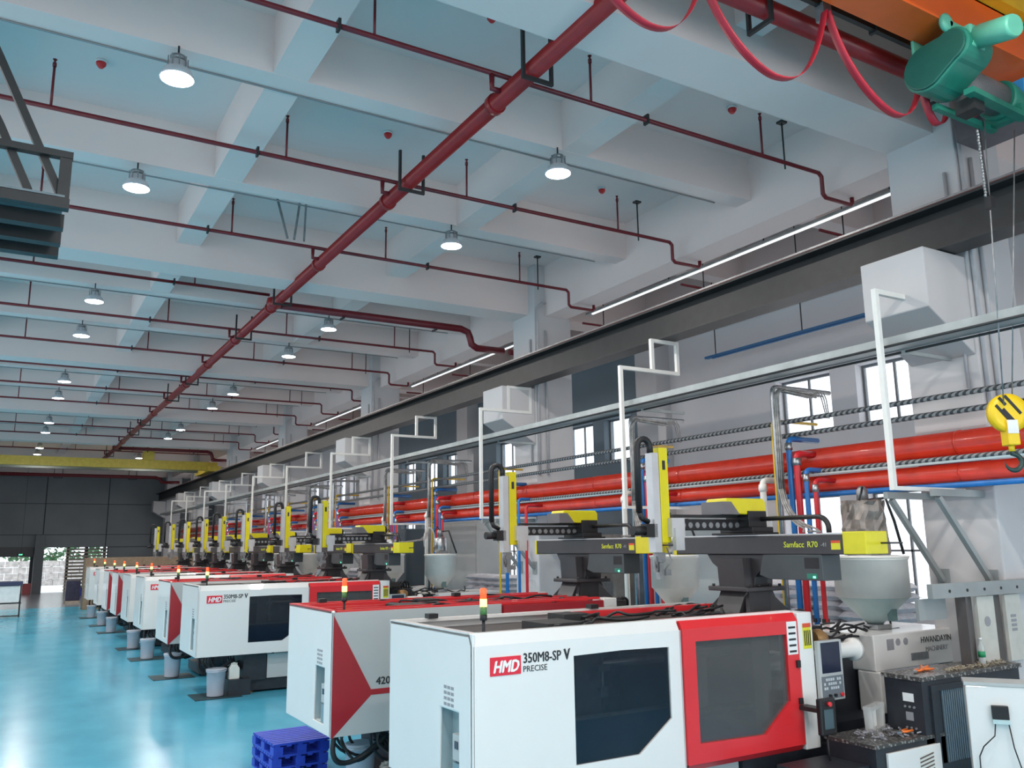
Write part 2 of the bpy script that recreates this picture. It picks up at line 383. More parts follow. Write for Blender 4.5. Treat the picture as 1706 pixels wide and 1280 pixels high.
# ------------------------------------------------------------------ crane runway, batten line, trays
rw = empty('crane_runway_beam', (9.65, 0, 6.25), 'long dark grey steel crane runway beam resting on the column corbels', 'crane beam')
MB().box(-.19, .19, YB, YF-.3, .0, .03).box(-.012, .012, YB, YF-.3, .03, .53).box(-.22, .22, YB, YF-.3, .53, .56).build('beam_section', IRON, rw)
MB().box(-.225, .225, YB, YF-.3, .56, .572).build('flange_edge', IRONT, rw)
MB().box(-.035, .035, YB, YF-.3, .572, .68).build('crane_rail', DSTEEL, rw)
def batten(x, y0, y1, z, label, m=TRAY, e=TUBEE):
    t = empty('light_trunking', (x, y0, z), label, 'light fitting', 'light trunking beyond the columns')
    L = y1-y0
    MB().box(-.05, .05, 0, L, 0, .05).build('channel', m, t)
    MB().box(-.022, .022, .2, L-.2, -.025, 0).build('tube', e, t)
    n = max(2, int(L/1.7))
    for i in range(n): MB().tube([(0, .3+i*(L-.6)/(n-1), .05), (0, .3+i*(L-.6)/(n-1), SLAB-z if abs((y0+.3+i*(L-.6)/(n-1)-6.2) % PER) > 1 else 8.0-z)], .012, 6).build('hanger_rod', IRON, t)
batten(11.2, 7.2, 15.4, 7.98, 'long light trunking line beyond the crane beam between first and second columns')
batten(11.2, 17.2, 25.5, 7.98, 'long light trunking line beyond the crane beam between second and third columns')
batten(11.2, 27.2, 35.6, 7.98, 'long light trunking line beyond the crane beam between third and fourth columns')
batten(11.2, 37.3, 45.6, 7.98, 'long light trunking line beyond the crane beam between fourth and fifth columns')
batten(13.0, 8.2, 13.5, 6.75, 'blue trunking line near the window wall above the cable tray', BLUEB, BLUEB)
tr = empty('cable_tray', (8.9, 0, 5.02), 'long galvanised perforated cable tray running above the red header pipes', 'cable tray')
MB().box(-.16, .16, -3, 60, 0, .012).box(-.16, -.148, -3, 60, .012, .11).box(.148, .16, -3, 60, .012, .11).build('tray_channel', TRAY, tr)
mb = MB()
for k in range(11): mb.tube([(-.12+.024*k, -3, .03), (-.12+.024*k, 60, .03)], .011, 5, False)
mb.build('cable_bundle', IRON, tr)['kind'] = 'stuff'
for k in range(12):
    MB().box(.14, 1.07, 6.1+4.87*k-.02, 6.1+4.87*k+.02, -.045, -.003).build('cantilever_arm', TRAY, tr)
MB().tube([(-.175, -3, .0), (-.175, 60, .0)], .016, 6).tube([(.175, -3, -.02), (.175, 60, -.02)], .016, 6).build('tray_conduit', IRON, tr)
for k in range(11):
    y = 6.1+4.87*k
    t = empty('pipe_hanger_frame', (8.62, y, 3.35), 'white square-tube hanger frame for the pipes, %s to the camera' % ORD[k], 'hanger frame', 'white hanger frames')
    MB().box(-.03, .03, -.03, .03, 0, 2.3).build('post', WHTP, t)
    MB().box(-.03, 1.28, -.03, .03, 2.3, 2.36).build('arm', WHTP, t)
    MB().box(.66, .72, -.03, .03, 2.36, 2.84).build('hanger', WHTP, t)
    MB().box(1.22, 1.28, -.03, .03, 2.36, 2.84).build('hanger', WHTP, t)
    MB().box(.66, 1.28, -.03, .03, 2.84, 2.895).build('top_bar', WHTP, t)
    MB().box(.03, 1.35, -.02, .02, .0, .045).build('lower_arm', WHTP, t)

# ------------------------------------------------------------------ header pipes along the columns
def long_pipe(name, x, z, r, m, label, y0=-2, y1=58, joints=True, n=16, cat='pipe', group=None):
    t = empty(name, (x, y0, z), label, cat, group)
    MB().tube([(0, 0, 0), (0, y1-y0, 0)], r, n).build('pipe_run', m, t)
    if joints:
        k = 3.1
        while k < y1-y0:
            MB().tube([(0, k, 0), (0, k+.03, 0)], r*1.05, n).build('joint_band', m, t); k += 2.43
    return t
long_pipe('header_pipe', 9.8, 3.93, .15, HDR, 'thick upper red insulated header pipe running along the columns')
long_pipe('header_pipe', 9.8, 3.58, .112, HDR, 'lower red insulated header pipe just below the thicker one')
long_pipe('service_pipe', 9.75, 3.43, .035, BLUEP, 'blue service pipe hugging the underside of the lower red header', joints=False, n=10)
long_pipe('service_pipe', 9.68, 3.725, .024, YELP, 'thin yellow gas pipe under the upper red header', joints=False, n=8)
long_pipe('service_pipe', 9.6, 3.74, .03, HOSEM, 'striped wrapped hose under the upper red header', joints=False, n=8)
long_pipe('service_pipe', 9.62, 3.74, .03, WHTP, 'pale pipe lying over the lower red header', joints=False, n=8).location.z = 3.715
long_pipe('service_pipe', 9.88, 3.75, .03, BLUEP, 'blue service pipe tucked behind the upper red header', joints=False, n=8)
for z, w in ((4.47, 'upper'), (4.27, 'lower')):
    t = long_pipe('wrapped_hose_line', 9.5, z, .033, HOSEM, w+' pair of spiral striped hoses running above the red headers', joints=False, n=8)
    MB().tube([(.09, 0, .02), (.09, 60, .02)], .03, 8).build('second_hose', HOSEM, t)
for k, y in enumerate(YC[1:6]):
    t = empty('pipe_bracket', (10, y, 3.3), 'grey steel cantilever pipe bracket with diagonal strut on the %s column' % ORD[k], 'bracket', 'column pipe brackets')
    for q in (-.3, .3):
        MB().box(-.98, -.01, q-.03, q+.03, -.02, .06).build('cantilever', PGREY, t)
        MB().bar((-.88, q, -.03), (-.03, q, -1.0), .06).build('diagonal_strut', PGREY, t)
        MB().box(-.02, -.004, q-.08, q+.08, -1.12, -.86).build('anchor_plate', PGREY, t)

# ------------------------------------------------------------------ sprinkler system
mp = empty('sprinkler_main_pipe', (4.66, 0, 8.0), 'long thick red sprinkler main running down the hall below the ceiling beams', 'pipe')
MB().tube([(0, 5.2, 0), (0, 57, 0)], .105, 18).build('pipe_run', FIRE, mp)
for k in range(2, 18):
    y = 1.4+3.35*k
    MB().tube([(0, y, 0), (0, y+.09, 0)], .128, 16).build('coupling', FIRE, mp)
def ubracket(parent, x, y, z, w, top, ax='X'):
    m = MB()
    if ax == 'X': m.box(x-w, x-w+.035, y-.02, y+.02, z-.15, top).box(x+w-.035, x+w, y-.02, y+.02, z-.15, top).box(x-w, x+w, y-.02, y+.02, z-.19, z-.15)
    else: m.box(x-.02, x+.02, y-w, y-w+.035, z-.15, top).box(x-.02, x+.02, y+w-.035, y+w, z-.15, top).box(x-.02, x+.02, y-w, y+w, z-.19, z-.15)
    return m.build('hanger_bracket', IRON, parent)
for k in range(9):
    for d in (1.0, 4.4):
        ubracket(mp, 0, 6.2+PER*k+d, 0, .2, .42 if d == 4.4 else 1.0) if k < 5 else None
for k in range(1, 15):
    y = 7.85+3.35*(k-1)
    if y > 53: break
    
    lab = 'thin red sprinkler branch pipe crossing below the ceiling, %s to the camera' % (ORD[k-1] if k else 'overhead one, nearer still')
    t = empty('sprinkler_branch_pipe', (0, y, 8.2), lab, 'pipe', 'sprinkler branch pipes')
    r = .032
    right = (k-1) % 3 != 0 or k == 1
    isbig = (k-1) % 9 == 3
    xe = 10.1
    if isbig: pts = [(-6, 0, 0), (4.55, 0, 0)]
    else: pts = [(-6, 0, 0), (xe-.06, 0, 0), (xe, 0, -.05), (xe, 0, -.32), (xe+.06, 0, -.37), (xe+.62, 0, -.37), (xe+.66, 0, -.33), (xe+.66, 0, -.24)]
    MB().tube(pts, r, 10).build('pipe_run', FIRED, t)
    if isbig:
        MB().tube([(4.66, 0, -.2), (9.2, 0, -.2), (9.4, 0, -.26), (9.46, 0, -.4), (9.5, 0, -.56), (9.65, 0, -.64), (10.4, 0, -.64)], .085, 14).build('large_pipe_run', FIRED, t)
        MB().lathe([(.0, -.16), (.15, -.1), (.17, 0), (.15, .1), (.0, .16)], (4.66, 0, -.17), 14).build('tee_fitting', FIRE, t)
        for xx in (6.2, 8.5): MB().box(xx-.02, xx+.02, -.12, .12, -.34, -.3).build('pipe_clamp', IRON, t)
    else:
        MB().tube([(4.45, 0, -.02), (4.45, 0, -.2), (4.6, 0, -.2)], .035, 8).build('riser_nipple', FIRED, t)
    for xs in (-2.9, .07, 3.0, 5.87, 8.87):
        if isbig and xs > 4.6: continue
        near_beam = (k-1) % 3 == 3
        h = .62
        MB().tube([(xs, 0, .0), (xs, 0, h-.05)], .016, 8).lathe([(.024, h-.07), (.024, h-.02), (.01, h), (.028, h+.03)], (xs, 0, 0), 8).build('sprinkler_drop', FIRED, t)
    for xs in (-3.6, 2.9-.3, 6.75):
        if isbig and xs > 4.6: continue
        MB().box(xs-.015, xs+.015, -.045, .045, -.06, .07).build('pipe_clamp', IRON, t)
    if not isbig: MB().tube([(9.32, 0, -.1), (9.32, 0, SLAB-8.2-.33)], .013, 6).box(9.26, 9.38, -.05, .05, SLAB-8.2-.34, SLAB-8.2-.31).build('hanger_rod', IRON, t)
    # aisle continuation beyond the girder
    if 0 < k < 14:
        t2 = empty('aisle_sprinkler_pipe', (11.2, y+.9, 7.8), 'dark red aisle sprinkler pipe beyond the crane beam, %s to the camera' % ORD[k-1], 'pipe', 'aisle sprinkler pipes')
        MB().tube([(-.1, 0, 0), (2.3, 0, 0)], .026 if not isbig else .075, 8).build('pipe_run', FIRED, t2)
        MB().tube([(.5, 0, 0), (.5, 0, .55)], .012, 6).tube([(1.7, 0, 0), (1.7, 0, .55)], .012, 6).build('sprinkler_drop', IRON, t2)
# big pipe above the orange girder
t = empty('large_sprinkler_pipe', (0, 5.22, 8.0), 'thick red fire pipe beside the orange crane girder at upper right', 'pipe')
MB().tube([(4.6, 0, 0), (9.3, 0, 0), (9.6, 0, -.2)], .1, 16).build('pipe_run', FIRE, t)
ubracket(t, 6.0, 0, -.05, .16, .4, 'Y'); ubracket(t, 8.9, 0, -.05, .16, .4, 'Y')

# conduits along beams and lamps
def lamp(x, y, label, group, real=True):
    t = empty('high_bay_lamp', (x, y, 8.0), label, 'ceiling lamp', group)
    MB().lathe([(.185, .0), (.19, .015), (.15, .1), (.1, .13), (.1, .2), (.06, .22)], n=24).build('reflector', LAMPB, t)
    MB().lathe([(.02, -.022), (.1, -.018), (.178, -.002), (.178, .012)], n=24).build('lens', LAMPE, t)
    m = MB().lathe([(.07, .22), (.09, .24), (.09, .27), (.05, .28)], n=14)
    for a in range(8): m.box(-.105*math.cos(a*PI/4)-.006, -.105*math.cos(a*PI/4)+.006, -.105*math.sin(a*PI/4)-.006, -.105*math.sin(a*PI/4)+.006, .12, .26)
    m.build('driver_housing', DSTEEL, t)
    MB().tube([(0, 0, .28), (0, 0, .405)], .012, 6).build('suspension_hook', IRON, t)
    l = bpy.data.lights.new('lamp_light', 'AREA'); l.shape = 'DISK'; l.size = .36; l.energy = LAMP_W; l.color = (1, .93, .87); l.spread = PI
    o = bpy.data.objects.new('lamp_light', l); COL.objects.link(o); o.parent = t; o.location = (0, 0, -.03)
    return t
nl = 0
for yi in range(-2, 5):
    for dy in (3.2, 6.6):
        y = 6.2+PER*yi+dy
        if y > 57 or y < -8: continue
        for x, side in ((1.26, 'left'), (6.4, 'right'), (-3.9, 'outer')):
            if side == 'outer' and y > 45: continue
            n = yi*2+(0 if dy < 4 else 1)
            lab = 'lit round high bay lamp in the %s row, %s to the camera' % (side, ORD[n]) if n >= 0 else 'high bay lamp of the %s row, %s one behind the camera' % (side, ('first', 'second', 'third', 'fourth')[-n-1])
            lamp(x, y, lab, 'high bay lamps under the beams')
for yi in range(0, 6):
    for dy in (3.2, 6.6):
        y = 6.2+PER*yi+dy+.37
        if y > 62: continue
        n = yi*2+(0 if dy < 4 else 1)
        t = tag(MB().tube([(-7, y, 8.385), (.2, y, 8.385), (.5, y, 8.385), (9.8, y, 8.385)], .012, 6).build('lighting_conduit', mat('grey conduit', (.25, .27, .28), .5)), 'thin grey lighting conduit along the %s lamp beam' % ORD[n], 'conduit', 'lighting conduits')
for i, (x, y) in enumerate(((.6, 11.5), (4.6, 8.1), (4.65, 11.5), (8.8, 8.3), (8.85, 11.6), (4.65, 21.5), (.6, 21.5))):
    t = empty('smoke_detector', (x, y, SLAB-.1), 'small red ceiling fire detector, ' + ('left of the main pipe in the lamp bay', 'near the top edge between two pipes', 'just left of the thick main pipe', 'upper right near the crane cable', 'right of the bright right-hand lamp', 'far one beside the main pipe', 'far one in the left bay')[i], 'detector', 'ceiling fire detectors')
    MB().lathe([(.03, 0), (.06, .04), (.065, .07)], n=14).build('sensor_dome', mat('detector red', (.75, .03, .03), .4), t)
    MB().lathe([(.075, .07), (.075, .1)], n=14).build('base_ring', STKW, t)
# V shaped sway braces
for i, (x, y) in enumerate(((3.95, 14.45), (3.95, 27.8), (11.4, 14.2), (11.4, 24.4))):
    t = tag(MB().bar((x, y, 8.25), (x-.26, y, SLAB), .035).bar((x+.12, y, 8.25), (x+.22, y, SLAB), .035).bar((x+.3, y, 8.25), (x+.32, y, SLAB), .03).build('sway_brace', DSTEEL), 'V shaped steel sway brace above ' + ('the main pipe, nearer one', 'the main pipe, farther one', 'the trunking line, nearer one', 'the trunking line, farther one')[i], 'pipe brace', 'sway braces')

# ------------------------------------------------------------------ suspended steel platform, top left
t = empty('suspended_platform', (.22, 8.0, 5.45), 'dark steel suspended truss platform cut by the left edge below the ceiling', 'platform')
MB().box(-5.5, .04, -.04, .04, .75, .81).build('top_chord', IRON, t)
MB().box(-.06, .035, -.035, .035, .372, .748).build('end_post', IRON, t)
MB().box(-5.5, .04, -.05, .05, .28, .37).build('bottom_chord', IRON, t)
MB().bar((-.03, .05, .42), (-.59, .05, 1.6), .065).bar((-.59, .05, 1.6), (-1.5, .05, 3.4), .065).build('long_diagonal', IRON, t)
MB().bar((-.28, .05, .42), (-.53, .05, .96), .065).bar((-.53, .05, .96), (-1.6, .05, 3.0), .065).build('short_diagonal', IRON, t)
for y, z in ((.3, .22), (.7, .2), (1.1, .2)):
    MB().box(-5.5, .02, y-.015, y+.015, z, z+.12).box(-5.5, .02, y-.03, y+.09, z-.012, z).build('channel_beam', IRON, t)
MB().box(-5.5, .0, -.04, 1.1, .38, .4).build('deck_plate', mat('bluish grey deck', (.16, .2, .22), .5, var=.15), t)

# ------------------------------------------------------------------ overhead crane at upper right
t = empty('overhead_crane_bridge', (0, 4.1, 7.85), 'orange box girder of the overhead crane crossing the upper right corner', 'crane')
MB().box(3.5, 10.2, .26, .29, .0, .5).box(3.5, 10.2, .49, .52, .0, .5).box(3.5, 10.2, .26, .52, .48, .5).build('box_girder', ORANGE, t)
MB().box(3.5, 10.2, .2, .58, -.03, .0).build('bottom_flange', ORANGE, t)
MB().box(3.5, 10.2, .14, .6, .5, .85).build('upper_girder', AMBER_SUN, t)  # upper part of the orange girder, its sunlit look given as amber colour
MB().box(9.72, 10.22, -.9, 1.45, -.25, .14).build('end_carriage', mat('dark carriage grey', (.1, .09, .1), .5), t)
MB().box(9.6, 9.7, .3, 1.0, -.35, .0).build('buffer_post', MATS['dark carriage grey'], t)
t = empty('festoon_rail', (0, 4.86, 7.93), 'thin dark festoon rail below the orange girder', 'rail')
MB().box(4.2, 8.05, -.025, .025, 0, .07).build('rail', IRON, t)
MB().box(6.42, 6.54, -.06, .04, -.16, .02).build('cable_trolley', DSTEEL, t)
MB().box(7.25, 7.29, -.05, .05, -.02, .14).build('rail_clamp', IRON, t)
def ribbon(pts, w, name, m):
    mb = MB()
    for (x, y, z) in pts:
        mb.v += [(x, y-w/2, z), (x, y+w/2, z), (x+.014, y-w/2, z+.014), (x+.014, y+w/2, z+.014)]
    for i in range(len(pts)-1):
        a = 4*i; b = a+4
        mb.f += [(a, a+1, b+1, b), (a+2, b+2, b+3, a+3), (a, b, b+2, a+2), (a+1, a+3, b+3, b+1)]; mb.sm += [True]*4
    return mb.build(name, m)
for i, (xa, za, xb, zb, xm, zm) in enumerate(((3.6, 7.35, 4.8, 7.6, 4.18, 6.93), (4.8, 7.65, 6.4, 7.82, 5.62, 6.9), (6.44, 7.82, 7.83, 7.5, 7.34, 6.98), (7.84, 7.45, 8.25, 7.25, 8.04, 7.06))):
    pts = []
    for j in range(27):
        u = j/26
        if u < .5:
            v = u*2; x = xa+(xm-xa)*math.sin(v*PI/2)**1.0 if False else xa+(xm-xa)*(.55*v+.45*v*v*(3-2*v)); z = zm+(za-zm)*(1-v)**2.2
        else:
            v = u*2-1; x = xm+(xb-xm)*(.75*v+.25*(1-(1-v)**2)); z = zm+(zb-zm)*v**2.2
        pts.append((x, 4.78, z))
    tag(ribbon(pts, .075, 'festoon_cable_loop', CABLER), 'red flat festoon cable loop, ' + ('leftmost, cut by the top edge', 'second from left, long and steep', 'third from left, ending at the green hoist', 'short narrow one beside the green hoist')[i], 'cable', 'festoon cable loops')
# hoist
HX, HY, HZ = 7.88, 4.45, 7.47
t = empty('rope_hoist', (HX, HY, HZ), 'green electric rope hoist hanging from the orange crane girder', 'hoist')
def lobed(cy, cz, r, cy2, cz2, r2):
    p = [(cy+r*math.cos(a), cz+r*math.sin(a)) for a in [math.radians(q) for q in range(-115, 106, 13)]]
    return p+[(cy2+r2*math.cos(a), cz2+r2*math.sin(a)) for a in [math.radians(q) for q in range(60, 261, 13)]]
MB().prism(lobed(.1, -.02, .25, -.17, .07, .19), 'X', -.3, .12).build('gearbox', GREEN, t, .02)
MB().prism(lobed(.1, -.02, .225, -.17, .07, .165), 'X', -.325, -.3).build('gearbox_cover', mat('hoist deep green', (.015, .11, .085), .35), t, .012)
MB().lathe([(.17, 0), (.17, .75)], (.12, .06, -.08), 24, 'X').build('rope_drum', stripe_mat('rope wound drum', (.06, .05, .05), (.3, .28, .28), 18, 'X'), t)
MB().lathe([(.2, 0), (.215, .04), (.2, .16), (.17, .3), (.15, .34)], (.85, .06, -.08), 22, 'X').build('drum_end_housing', GREEN, t)
MB().bar((-.05, -.16, -.33), (1.0, -.12, -.33), .1, .06).bar((-.05, .2, -.33), (1.0, .2, -.33), .06).box(.9, 1.0, -.16, .24, -.33, -.2).build('guard_frame', GREEN, t)
MB().tube([(-.12, -.36, .12), (-.13, -.38, .11), (-.17, -.7, .02), (-.175, -.73, .015)], [.09, .115, .115, .1], 20).build('travel_motor', GREENL, t)
MB().box(-.24, -.02, -.36, -.2, .0, .24).build('motor_gearcase', GREENL, t, .02)
for xx in (-.3, .16): MB().lathe([(.05, 0), (.1, .02), (.1, .05), (.06, .08)], (xx, -.2, .32), 18, 'Y').build('trolley_wheel', GREENL, t)
MB().box(-.3, .3, -.2, -.17, .14, .34).box(-.3, .3, .2, .23, .14, .34).box(-.05, .05, -.2, .23, .17, .22).build('trolley_frame', GREENL, t, .008)
MB().box(1.15, 1.32, -.1, .1, .0, .2).build('limit_box', mat('bright blue box', (.05, .35, .75), .4), t, .015)
MB().lathe([(.08, 0), (.08, .1)], (1.2, .02, -.1), 16, 'X').build('end_brake', DSTEEL, t)
MB().box(.06, .24, -.14, .06, -.47, -.33).build('control_box', IRON, t)
for i, (x0, y0, x1, y1, z1) in enumerate(((8.62, 4.6, 8.8, 4.86, 4.15), (9.2, 4.6, 9.02, 4.9, 4.15))):
    tag(MB().tube([(x0, y0, 7.2), (x1, y1, z1)], .008, 6).build('hoist_rope', DSTEEL), 'thin steel hoist rope, %s of the two, running down to the yellow hook block' % ('left', 'right')[i], 'rope', 'hoist ropes')
pc = empty('pendant_cable', (8.22, 4.45, 6.9), 'black pendant control cable with chain and plug below the green hoist', 'cable')
MB().tube([(0, 0, 0), (.02, 0, -.5), (.06, .02, -.75)], .011, 6).build('cable', BLK, pc)
MB().box(.02, .1, -.02, .05, -.84, -.72).build('plug', BLK, pc)
m = MB()
for j in range(22): m.lathe([(.004, -.018), (.013, -.012), (.013, .012), (.004, .018)], (-.03+.004*(j % 3), 0, -.03-.033*j), 6)
m.build('chain', DSTEEL, pc, kind='stuff')
hb = empty('hook_block', (8.92, 4.9, 3.66), 'yellow hook block with black stripes hanging at the right edge', 'hook', rz=-.55)
MB().lathe([(.14, -.05), (.2, -.045), (.205, 0), (.2, .045), (.14, .05)], (0, 0, .42), 28, 'Y').build('sheave_cover', HOOKY, hb)
for x0, z0, l in ((-.14, .5, .2), (-.1, .58, .1), (-.07, .46, .16), (-.04, .6, .24)):
    MB().bar((x0, -.053, z0), (x0+l*.62, -.053, z0-l*.8), .03, .006, up=(0, 1, 0)).build('black_stripe', INK, hb)
MB().box(-.06, .06, -.075, .075, .08, .33).build('side_plate', HOOKY, hb, .012)
MB().box(-.06, .05, -.082, -.075, .2, .34).build('white_label', STKW, hb)
MB().tube([(0, 0, .1), (0, 0, .02)], .03, 10).build('swivel', HOOKY, hb)
pts = [(0, 0, .05)]+[(.085*math.sin(a), 0, -.09+.085*math.cos(a)) for a in [math.radians(q) for q in range(0, 300, 20)]]
MB().tube(pts, [.022]+[.026]*10+[.022, .018, .012, .007, .003], 8).build('hook', mat('dark green hook', (.02, .05, .045), .4), hb)

# far yellow crane
t = empty('far_crane_bridge', (0, 48.6, 7.0), 'distant yellow crane bridge spanning the hall near the far wall', 'crane')
MB().box(-9.7, 9.9, 0, .4, .05, .5).build('box_girder', YELF, t)
MB().box(-9.7, 9.9, 2.3, 2.6, .1, .5).build('second_girder', mat('dark girder', (.08, .1, .1), .5), t)
MB().box(9.3, 10.0-.05, -.6, 3.2, -.05, .25).build('end_carriage', YELF, t)
MB().box(6.1, 6.6, -.2, .6, .5, .95).build('trolley', YELF, t)
t = empty('far_fire_pipe', (0, 60.5, 7.5), 'dark red fire pipe crossing in front of the far wall', 'pipe')
MB().tube([(-9, 0, 0), (8.4, 0, 0), (8.7, 0, -.1), (8.8, 0, -.3), (9.9, 0, -.3)], .11, 10).build('pipe_run', FIRED, t)
for x in (-3, 2.7, 7.0): ubracket(t, x, 0, 0, .25, 1.5)

# ------------------------------------------------------------------ injection moulding machines
L = 7.1
def make_machine(kind, name):
    root = empty(name, (0, 0, 0)); A = kind == 350
    z0, z1, D = .76, 2.1, 1.7
    # end cover (clamp side), chamfered prism seen from the aisle
    prof = [(0, z0+.05), (.05, z0), (2.17, z0), (2.17, z1), (.03, z1), (0, z1-.03)]
    end = MB()
    # end shell : -X face with recess opening
    ys, ye = .24, .61; r0_, r1_ = z0+.1, 1.46
    end.frame([(0, z0), (D, z0), (D, z1), (0, z1)], [(ys, r0_), (ye, r0_), (ye-.02, r1_), (ys, r1_)], 'X', 0, .03)
    end.box(.03, 2.17, D-.03, D, z0, z1)
    end.box(.03, 2.17, .03, D-.03, z0, z0+.03)
    end.box(.03, .3, .03, D-.03, z0+.03, z0+.1)
    e = end.build('end_cover', MW, root, .012)
    RC = mat('recess blue grey', (.36, .44, .46), .4)
    MB().box(.13, .2, ys-.01, ye+.01, r0_-.02, r1_+.02).frame([(ys-.02, r0_-.03), (ye+.02, r0_-.03), (ye+.02, r1_+.03), (ys-.02, r1_+.03)], [(ys-.002, r0_-.002), (ye+.002, r0_-.002), (ye+.002, r1_+.002), (ys-.002, r1_+.002)], 'X', .029, .131).build('recess_back', RC, e)
    MB().box(.02, .135, ys+.01, ys+.15, z0+.32, z0+.52).build('meter_box', MG, e)
    MB().box(.015, .02, ys+.05, ys+.11, z0+.41, z0+.47).build('meter_dial', SCRN, e)
    MB().box(.02, .135, ys+.0, ys+.15, z0+.1, z0+.3).build('socket_panel', mat('blue grey socket panel', (.2, .3, .34), .4), e)
    m = MB()
    for j in range(4):
        for i in range(3): m.box(-.002, .0, .33+.065*i, .38+.065*i, 1.49+.045*j, 1.515+.045*j)
    m.build('instruction_print', GINK, e)
    if A:
        outer = [(0, z0), (2.17, z0), (2.17, z1-.12), (0, z1-.12)]
        # six-corner plate with window cut
        W_ = [(.98, .98), (1.66, .98), (2.04, 1.24), (2.04, 1.86), (1.5, 1.87), (.98, 1.86)]
        O_ = [(0, z0+.06), (1.8, z0+.06), (2.17, z0+.06), (2.17, z1-.1), (1.3, z1-.1), (0, z1-.1)]
        fc = MB().frame(O_, W_, 'Y', 0, .03)
        fc.prism([(0, z0), (.03, z0), (.03, z0+.06), (0, z0+.06)], 'X', 0, 2.17)
        fc.add([(0, 0, z1-.1), (2.17, 0, z1-.1), (2.17, .05, z1), (0, .05, z1), (0, .08, z1), (2.17, .08, z1), (2.17, .03, z1-.1), (0, .03, z1-.1)],
               [(0, 1, 2, 3), (3, 2, 5, 4), (4, 5, 6, 7), (0, 3, 4, 7), (1, 6, 5, 2)])
        f = fc.build('front_cover', MW, root)
        MB().prism([(q[0], q[1]) for q in W_], 'Y', .018, .024).build('window_pane', GLASSD, f)
        MB().box(2.17, 2.185, -.004, .03, z0, z1-.1).build('cover_joint', MG, f)
        # red sliding gate
        W2 = [(2.34, .99), (3.18, .97), (3.55, 1.24), (3.55, 1.88), (3.0, 1.885), (2.34, 1.89)]
        O2 = [(2.19, z0+.06), (3.3, z0+.06), (3.72, z0+.06), (3.72, z1-.09), (3.0, z1-.09), (2.19, z1-.09)]
        gc = MB().frame(O2, W2, 'Y', -.03, .03)
        gc.add([(2.19, -.03, z1-.09), (3.72, -.03, z1-.09), (3.72, .02, z1-.02), (2.19, .02, z1-.02), (2.19, .06, z1-.02), (3.72, .06, z1-.02), (3.72, .03, z1-.09), (2.19, .03, z1-.09)],
               [(0, 1, 2, 3), (3, 2, 5, 4), (4, 5, 6, 7), (0, 3, 4, 7), (1, 6, 5, 2)])
        gc.add([(2.19, -.03, z0+.06), (3.72, -.03, z0+.06), (3.72, .03, z0), (2.19, .03, z0)], [(0, 3, 2, 1)])
        g = gc.build('safety_gate', MR, root)
        MB().prism(W2, 'Y', .0, .006).build('window_pane', mat('smoky pane', (.12, .12, .12), .1, alpha=.5), g)
        MB().box(3.56, 3.7, -.034, -.03, 1.68, 2.0).build('warning_sticker', STKW, g)
        for j in range(5): MB().box(3.58, 3.68, -.036, -.034, 1.7+.058*j, 1.72+.058*j).build('sticker_print', INK, g)
        MB().box(3.66, 3.71, -.05, -.03, 1.55, 1.62).box(3.66, 3.71, -.05, -.03, 1.2, 1.26).build('gate_latch', BLK, g)
        lx = .16
    else:
        fc = MB().box(0, 2.17, 0, .03, z0, z1-.02).build('front_cover', MG, root)  # white cover coloured grey for the shade that falls on it
        tri = MB().prism([(.01, z0-.02), (.46, 1.16), (.46, 1.23), (.01, z1-.05)], 'Y', -.005, .0).box(.46, 2.9, -.005, 0, 1.165, 1.225).build('red_triangle', MDR, fc)
        text('model_number', '420M8-SP', .115, INK, fc, (.52, -.004, 1.27), dbl=.006)
        g = MB().box(2.19, 3.72, -.02, .03, z0+.02, z1-.2).build('safety_gate', MG, root)  # gate greyed for shade like the cover
        MB().box(2.19, 3.72, -.03, .03, z1-.2, z1-.04).build('gate_header', MDR, g)
        MB().prism([(2.5, 1.0), (3.5, 1.0), (3.5, 1.8), (2.5, 1.8)], 'Y', -.026, -.02).build('window_pane', GLASSD, g)
        lx = 1.75
    lg = MB().box(lx, lx+.29, -.006, .0, 1.76, 1.905).build('logo_plate', LABR, fc if not A else f)
    text('logo_lettering', 'HMD', .13, WINK, lg, (lx+.02, -.008, 1.785), shear=.25, sx=.82, dbl=.011)
    if A:
        text('model_number', '350M8-SP', .112, INK, f, (lx+.31, -.002, 1.84), sx=.83, dbl=.005)
        text('series_mark', 'V', .125, INK, f, (lx+.715, -.002, 1.838), dbl=.012, sx=.8)
        text('precise_lettering', 'PRECISE', .068, INK, f, (lx+.31, -.002, 1.77))
    # interior seen through panes
    MB().box(.1, 2.15, .9, 1.6, .85, 1.75).box(1.2, 1.5, .3, .9, 1.0, 1.85).build('clamp_block', DSTEEL, root)
    MB().tube([(.5, .35, 1.16), (3.6, .35, 1.16)], .045, 10).tube([(.5, .35, 1.72), (3.6, .35, 1.72)], .045, 10).build('tie_bar', STEEL, root)
    MB().box(2.25, 2.55, .3, 1.4, .95, 1.98).box(3.4, 3.65, .3, 1.4, .95, 1.98).build('platen', mat('platen cast grey', (.2, .2, .19), .5), root)
    MB().box(2.6, 2.95, .5, 1.2, 1.15, 1.75).build('mould', mat('mould steel', (.3, .3, .29), .4, metal=.3), root)
    MB().box(2.2, 3.7, .12, 1.5, .82, .9).build('drip_tray', BPLAST, root)
    MB().box(.7, 2.15, .16, .2, z0+.03, 1.3).build('apron_plate', mat('deep blue apron', (.02, .12, .3), .35), root)
    MB().box(.7, 2.15, .13, .17, 1.3, 1.33).build('apron_rail', STEEL, root)
    MB().tube([(1.42, .2, 1.36), (1.42, .2, 1.8)], .018, 8).box(1.38, 1.46, .17, .22, 1.46, 1.54).box(1.36, 1.48, .16, .23, 1.68, 1.73).build('ejector_rod', STEEL, root)
